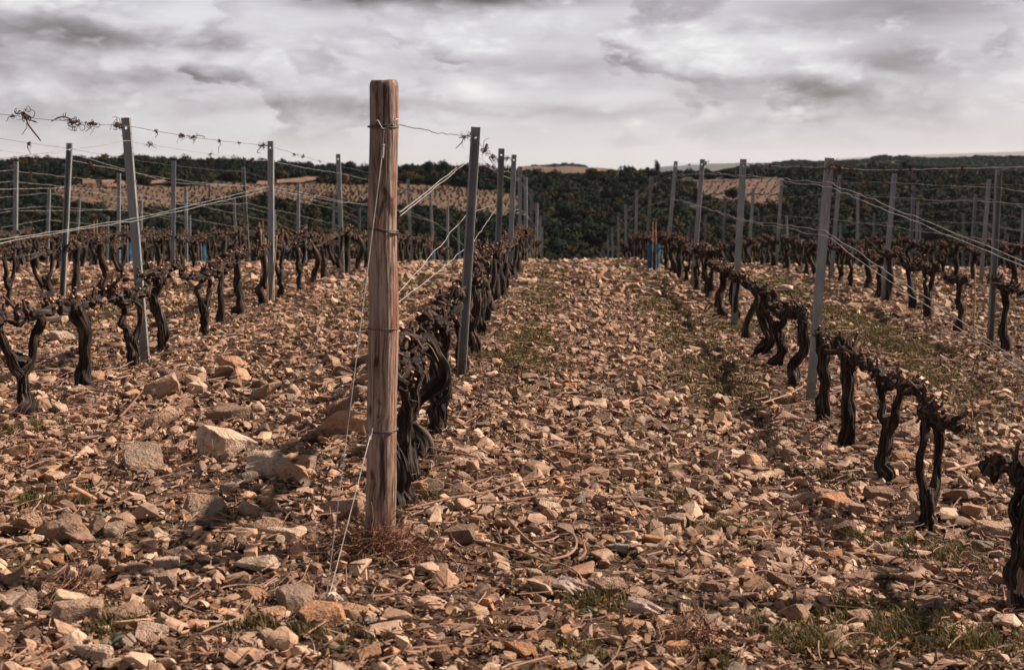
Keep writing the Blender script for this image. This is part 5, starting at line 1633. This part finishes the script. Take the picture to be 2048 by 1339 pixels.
line_cane([(810, 1048), (905, 1022), (970, 1012), (1032, 990), (1140, 975)], .0055, 'long pale cane running right from the wooden post', .06, 1)
line_cane([(950, 1028), (1010, 1025), (1070, 1015), (1135, 1012)], .005, 'pale cane just below the long pale one', .05, 2)
line_cane([(945, 1105), (1000, 1115), (1045, 1130), (1095, 1150)], .007, 'thick reddish cane slanting down in the foreground', .05, 3)
line_cane([(1100, 1150), (1135, 1140), (1152, 1122), (1148, 1100), (1132, 1090)], .006, 'hooked pale cane bent like a sickle', .06, 4)
line_cane([(1015, 1065), (1050, 1105), (1085, 1130), (1115, 1145)], .006, 'dark straight cane crossing the reddish one', .06, 5)
line_cane([(1155, 1145), (1170, 1130), (1168, 1112), (1176, 1098)], .0055, 'short wavy pale cane beside the hooked one', .05, 6)
line_cane([(1480, 838), (1530, 818), (1580, 800), (1605, 785)], .006, 'reddish cane leaning towards the nearest right stake', .05, 7)
line_cane([(240, 855), (262, 830), (285, 800)], .0085, 'thick reddish cane stub among the left stones', .06, 8)
line_cane([(290, 650), (318, 690), (350, 708), (400, 712)], .006, 'bent cane below the loop shaped left vine', .06, 9)
line_cane([(1890, 958), (1930, 948), (1975, 935), (2010, 925)], .009, 'thick tan cane beside the right wooden post', .05, 10)
line_cane([(1255, 1010), (1275, 1040), (1290, 1060)], .005, 'short dark cane in the middle of the aisle', .05, 11)
line_cane([(830, 905), (880, 920), (930, 928), (975, 940)], .006, 'grey cane at the foot of the second vine behind the post', .05, 12)
line_cane([(1060, 905), (1100, 940), (1120, 955)], .005, 'thin dark cane slanting down the aisle', .05, 13)
n_c = 0
while n_c < 190:
    y = 4.6 + 9.5 * random.random() ** 1.0; x = random.uniform(-.39 * y, .32 * y)
    rw = min(abs(x - c) for c in (A_, B_, C_, 4.3, E_))
    if random.random() > .35 + .65 * math.exp(-((rw - .35) / .45) ** 2): continue
    if math.hypot(x - PB[0], y - PB[1]) < .2: continue
    L = random.uniform(.10, .40); yaw = random.uniform(0, 6.28)
    cane_obj(x, y, L, random.uniform(.0022, .0050), random.randrange(40), yaw, near_label('pruned cane', x, y), random.random() < .3, random.uniform(.02, .06))
    n_c += 1


def twig_litter():
    r = np.random.default_rng(77); V = []; Q = []; R = []; off = 0
    n = 30000
    Y = 4.2 + 26 * r.random(n) ** 1.2; X = -.38 * Y - .8 + r.random(n) * (.69 * Y + 1.6)
    rw = np.min([np.abs(X - c) for c in (A_, B_, C_, E_, 4.3)], 0)
    k = r.random(n) < (.40 + .60 * np.exp(-((rw - .3) / .45) ** 2)) * (.45 + .55 * sstep(5.0, 7.5, Y)); X, Y = X[k], Y[k]
    n = len(X); k = 4; t = np.linspace(-.5, .5, k)[None]
    L = (r.uniform(.02, .14, n) * (1 + Y / 22))[:, None]; a = r.uniform(0, 6.28, n)[:, None]; w = r.uniform(.0010, .0026, n) * (1 + Y / 20); b = r.normal(0, .25, n)[:, None]
    px = X[:, None] + L * (t * np.cos(a) - b * t * t * np.sin(a)); py = Y[:, None] + L * (t * np.sin(a) + b * t * t * np.cos(a))
    pz_ = gz(px, py) + r.uniform(.012, .045, n)[:, None] + t * r.normal(0, .02, n)[:, None]
    C = np.stack([px, py, pz_], -1); nx, ny = -np.sin(a[:, 0]) * w, np.cos(a[:, 0]) * w
    S = np.stack([np.stack([nx, ny, -w * .5], -1), np.stack([-nx, -ny, -w * .5], -1), np.stack([0 * w, 0 * w, w], -1)], 1)
    V = [(C[:, :, None] + S[:, None]).reshape(-1, 3)]
    i = np.arange(k - 1)[:, None] * 3; j = np.arange(3)[None]; j2 = (j + 1) % 3
    q = np.stack([i + j, i + j2, i + 3 + j2, i + 3 + j], -1).reshape(-1, 4)
    Q = [(q[None] + (np.arange(n) * k * 3)[:, None, None]).reshape(-1, 4)]; R = [np.repeat(r.random(n), k * 3)]
    me = mesh_np('twig_litter', np.concatenate(V), [np.concatenate(Q)], [M['cane_mass']], {'rnd': np.concatenate(R)})
    o = obj('twig_litter', me); o['kind'] = 'stuff'; tag(o, 'fine reddish twig litter strewn over the stony ground', 'twigs')


twig_litter()


def leaf_litter():
    r = np.random.default_rng(78); n = 42000
    Y = 4.2 + 20 * r.random(n) ** 1.3; X = -.38 * Y - .8 + r.random(n) * (.69 * Y + 1.6)
    Z = gz(X, Y) + r.uniform(.004, .030, n)
    a = r.uniform(0, 6.28, n); t = r.normal(0, .5, n); b = r.normal(0, .5, n); s = r.uniform(.006, .017, n) * (1 + Y / 18); e = s * r.uniform(.35, .9, n)
    u = np.stack([np.cos(a), np.sin(a), np.sin(t)], -1) * s[:, None]; v = np.stack([-np.sin(a), np.cos(a), np.sin(b)], -1) * e[:, None]
    c = np.stack([X, Y, Z], -1); k = np.stack([0 * s, 0 * s, s * r.uniform(-.5, .5, n)], -1)
    V = np.stack([c - u - v * .4, c - v + k, c + u + v * .2, c + v + k], 1).reshape(-1, 3); i = np.arange(n)[:, None] * 4
    me = mesh_np('leaf_litter', V, [np.concatenate([i + [0, 1, 2], i + [0, 2, 3]])], [M['debris']], {'rnd': np.repeat(r.random(n), 4)})
    o = obj('leaf_litter', me); o['kind'] = 'stuff'; tag(o, 'brown crumbs of dry leaf and bark between the stones', 'litter')


leaf_litter()


def straw_heap(cx, cy, rx, n, label, seed, hh=.06):
    r = np.random.default_rng(seed); mb = MB(); R = []
    for _ in range(n):
        a = r.uniform(0, 6.28); q = rx * abs(r.normal(0, .6)); x = cx + q * math.cos(a) * 1.3; y = cy + q * math.sin(a) * .8
        z = (gzs(x, y)) + hh * math.exp(-(q / rx) ** 2) * r.random() + .012
        d = r.normal(0, 1, 3); d[2] *= .35; d /= np.linalg.norm(d); ax = r.normal(0, 1, 3); ax /= np.linalg.norm(ax); p = np.array([x, y, z]); P = [p]
        cl = r.uniform(.05, .35)
        for k in range(7):
            d = d + np.cross(ax, d) * cl + r.normal(0, .12, 3); d /= np.linalg.norm(d); p = p + d * r.uniform(.012, .03)
            p[2] = max(p[2], (gzs(p[0], p[1])) + .006); P.append(p)
        V, Q, T, A = tube(P, [.0014, .0008], seg=3, rings=8, cap=False); mb.add(V, Q); R.append(np.full(len(V), r.random()))
    V = np.concatenate(mb.V)
    me = mesh_np('dry_fibre_heap', V, [np.concatenate(mb.Q)], [M['straw']], {'rnd': np.concatenate(R)})
    o = obj('dry_fibre_heap', me); o['kind'] = 'stuff'; tag(o, label, 'straw')


straw_heap(PB[0] + .02, PB[1] - .10, .17, 620, 'reddish tangle of dry fibres round the foot of the wooden post', 5, .09)
p = ground_at(150, 1195); straw_heap(p[0], p[1], .07, 110, 'small round tangle of dry stems in the lower left', 6, .06)
p = ground_at(1400, 1290); straw_heap(p[0], p[1], .16, 160, 'loose dry grass stems at the bottom right of the middle', 7, .06)
p = ground_at(330, 925); straw_heap(p[0], p[1], .14, 120, 'loose dry stems left of the largest boulder', 8, .05)


def splinter(px, py, L, yaw, label, seed):
    r = np.random.default_rng(seed); c = ground_at(px, py); mb = MB()
    for k in range(7):
        y0 = r.normal(0, .012); l = L * r.uniform(.5, 1)
        add_tube(mb, [(-l * .5, y0, .005 * k), (0, y0 + r.normal(0, .005), .012 + .003 * k), (l * .5 + r.normal(0, .02), y0 * 1.8, .012 + r.normal(0, .006))], [.011, .012, .003], seg=5, rings=8, ridge=.25, seed=k)
    o = obj('wood_splinter', mb.mesh('wood_splinter', [M['splinter']], attr='bark')); o.location = c + [0, 0, .025]; o.rotation_euler = (.1, .1, yaw); tag(o, label, 'wood', 'bleached wood pieces')


splinter(1135, 1195, .11, -.5, 'bleached torn wood splinter near the bottom middle', 1)
splinter(1285, 1238, .12, -.3, 'bleached wood splinter beside the tilted tan slab', 2)
splinter(665, 1222, .05, 1.1, 'small white stick stub below the guy wire anchor', 3)

# ------------------------------------------------------------------ grass and weeds
def grass():
    r = np.random.default_rng(99); V = []; T = []; R = []; off = 0

    def blades(X, Y, h0, h1, w0):
        nonlocal off
        n = len(X)
        h = r.uniform(h0, h1, n); a = r.uniform(0, 6.28, n); lean = r.uniform(.15, .9, n) * h; w = w0 * r.uniform(.7, 1.4, n)
        Z = gz(X, Y) + .004; ca, sa = np.cos(a), np.sin(a)
        p = np.stack([X, Y, Z], -1); side = np.stack([-sa * w, ca * w, 0 * w], -1)
        mid = p + np.stack([ca * lean * .35, sa * lean * .35, h * .62], -1); tip = p + np.stack([ca * lean, sa * lean, h * .95], -1)
        Vb = np.stack([p - side, p + side, mid - side * .7, mid + side * .7, tip], 1)
        V.append(Vb.reshape(-1, 3)); b = (np.arange(n) * 5)[:, None, None] + off
        T.append((np.array([[0, 1, 3], [0, 3, 2], [2, 3, 4]])[None] + b).reshape(-1, 3)); off += n * 5
        rr = np.clip(r.beta(1.6, 2.4, n), 0, 1); R.append(np.repeat(rr, 5))
    # tufts in the patches
    for x, y, rr, a in GP:
        nt = int(50 * a * (rr / .15) ** 2)
        for _ in range(nt):
            q = rr * abs(r.normal(0, .75)); t = r.uniform(0, 6.28); cx, cy = x + q * math.cos(t), y + q * math.sin(t); m = int(r.integers(7, 16))
            blades(cx + r.normal(0, .012, m), cy + r.normal(0, .012, m), .02, .045 + .05 * a * r.random(), .0016)
    # thin cover
    n = 420000
    Y = 4.2 + 31 * r.random(n) ** .9; X = -.37 * Y - .8 + r.random(n) * (.68 * Y + 1.6)
    k = r.random(n) < green(X, Y) * .9 + .006
    X, Y = X[k], Y[k]
    blades(X, Y, .018, .052, .0020 + .00022 * Y)
    blades(X + r.normal(0, .02, len(X)), Y + r.normal(0, .02, len(X)), .014, .044, .0022 + .00022 * Y)
    me = mesh_np('grass', np.concatenate(V), [np.concatenate(T)], [M['grass']], {'rnd': np.concatenate(R)})
    o = obj('grass', me); o['kind'] = 'stuff'; tag(o, 'sparse green and yellow grass between the stones', 'grass')


grass()


def rosette(px, py, size, label, seed, material, leaves=9, jag=True):
    r = np.random.default_rng(seed); c = ground_at(px, py)
    o = empty('weed_rosette', c); tag(o, label, 'weed', 'weeds among the stones')
    for k in range(leaves):
        a = k * 2.4 + r.normal(0, .2); L = size * r.uniform(.6, 1.1); n = 8; V = []
        for i in range(n + 1):
            t = i / n; w = L * .16 * math.sin(math.pi * min(t * .9 + .12, 1)) * (1.35 if (jag and i % 2) else .6 if jag else 1)
            x = L * t; z = L * (.55 * t - .55 * t * t) + .015
            V += [(x, -w, z + w * .3), (x + (.12 * L / n if jag else 0), 0, z), (x, w, z + w * .3)]
        Q = [(3 * i + j, 3 * i + 3 + j, 3 * i + 4 + j, 3 * i + 1 + j) for i in range(n) for j in range(2)]
        lf = obj('leaf', mesh_np('leaf', np.array(V), [np.array(Q)], [material]), parent=o); lf.rotation_euler = (r.normal(0, .2), r.normal(-.15, .15), a)


rosette(638, 1225, .085, 'grey green thistle at the foot of the guy wires', 1, M['thistle'], 11)
rosette(615, 1262, .075, 'grey green thistle below the guy wire thistle', 2, M['thistle'], 9)
rosette(700, 1262, .05, 'small pale thistle right of the white stick', 3, M['thistle'], 8)
rosette(212, 1040, .055, 'pale grey weed among the left foreground stones', 4, M['thistle'], 10)
rosette(225, 1300, .06, 'pale leafy weed beside the large bottom left stone', 5, M['thistle'], 7, False)
rosette(878, 985, .06, 'small green weed behind the wooden post', 6, M['weed'], 12, False)
rosette(1370, 1102, .05, 'green weed in the shade of the aisle stones', 7, M['weed'], 10)
rosette(1025, 1185, .04, 'small green weed left of the torn splinter', 8, M['weed'], 10)
rosette(1180, 1235, .05, 'broad green weed in the bottom middle grass', 9, M['weed'], 9, False)
rosette(1815, 1110, .06, 'green weed at the foot of the nearest right vine', 10, M['weed'], 10, False)
rosette(670, 1310, .05, 'low green weed at the bottom edge left of the post', 11, M['weed'], 12, False)
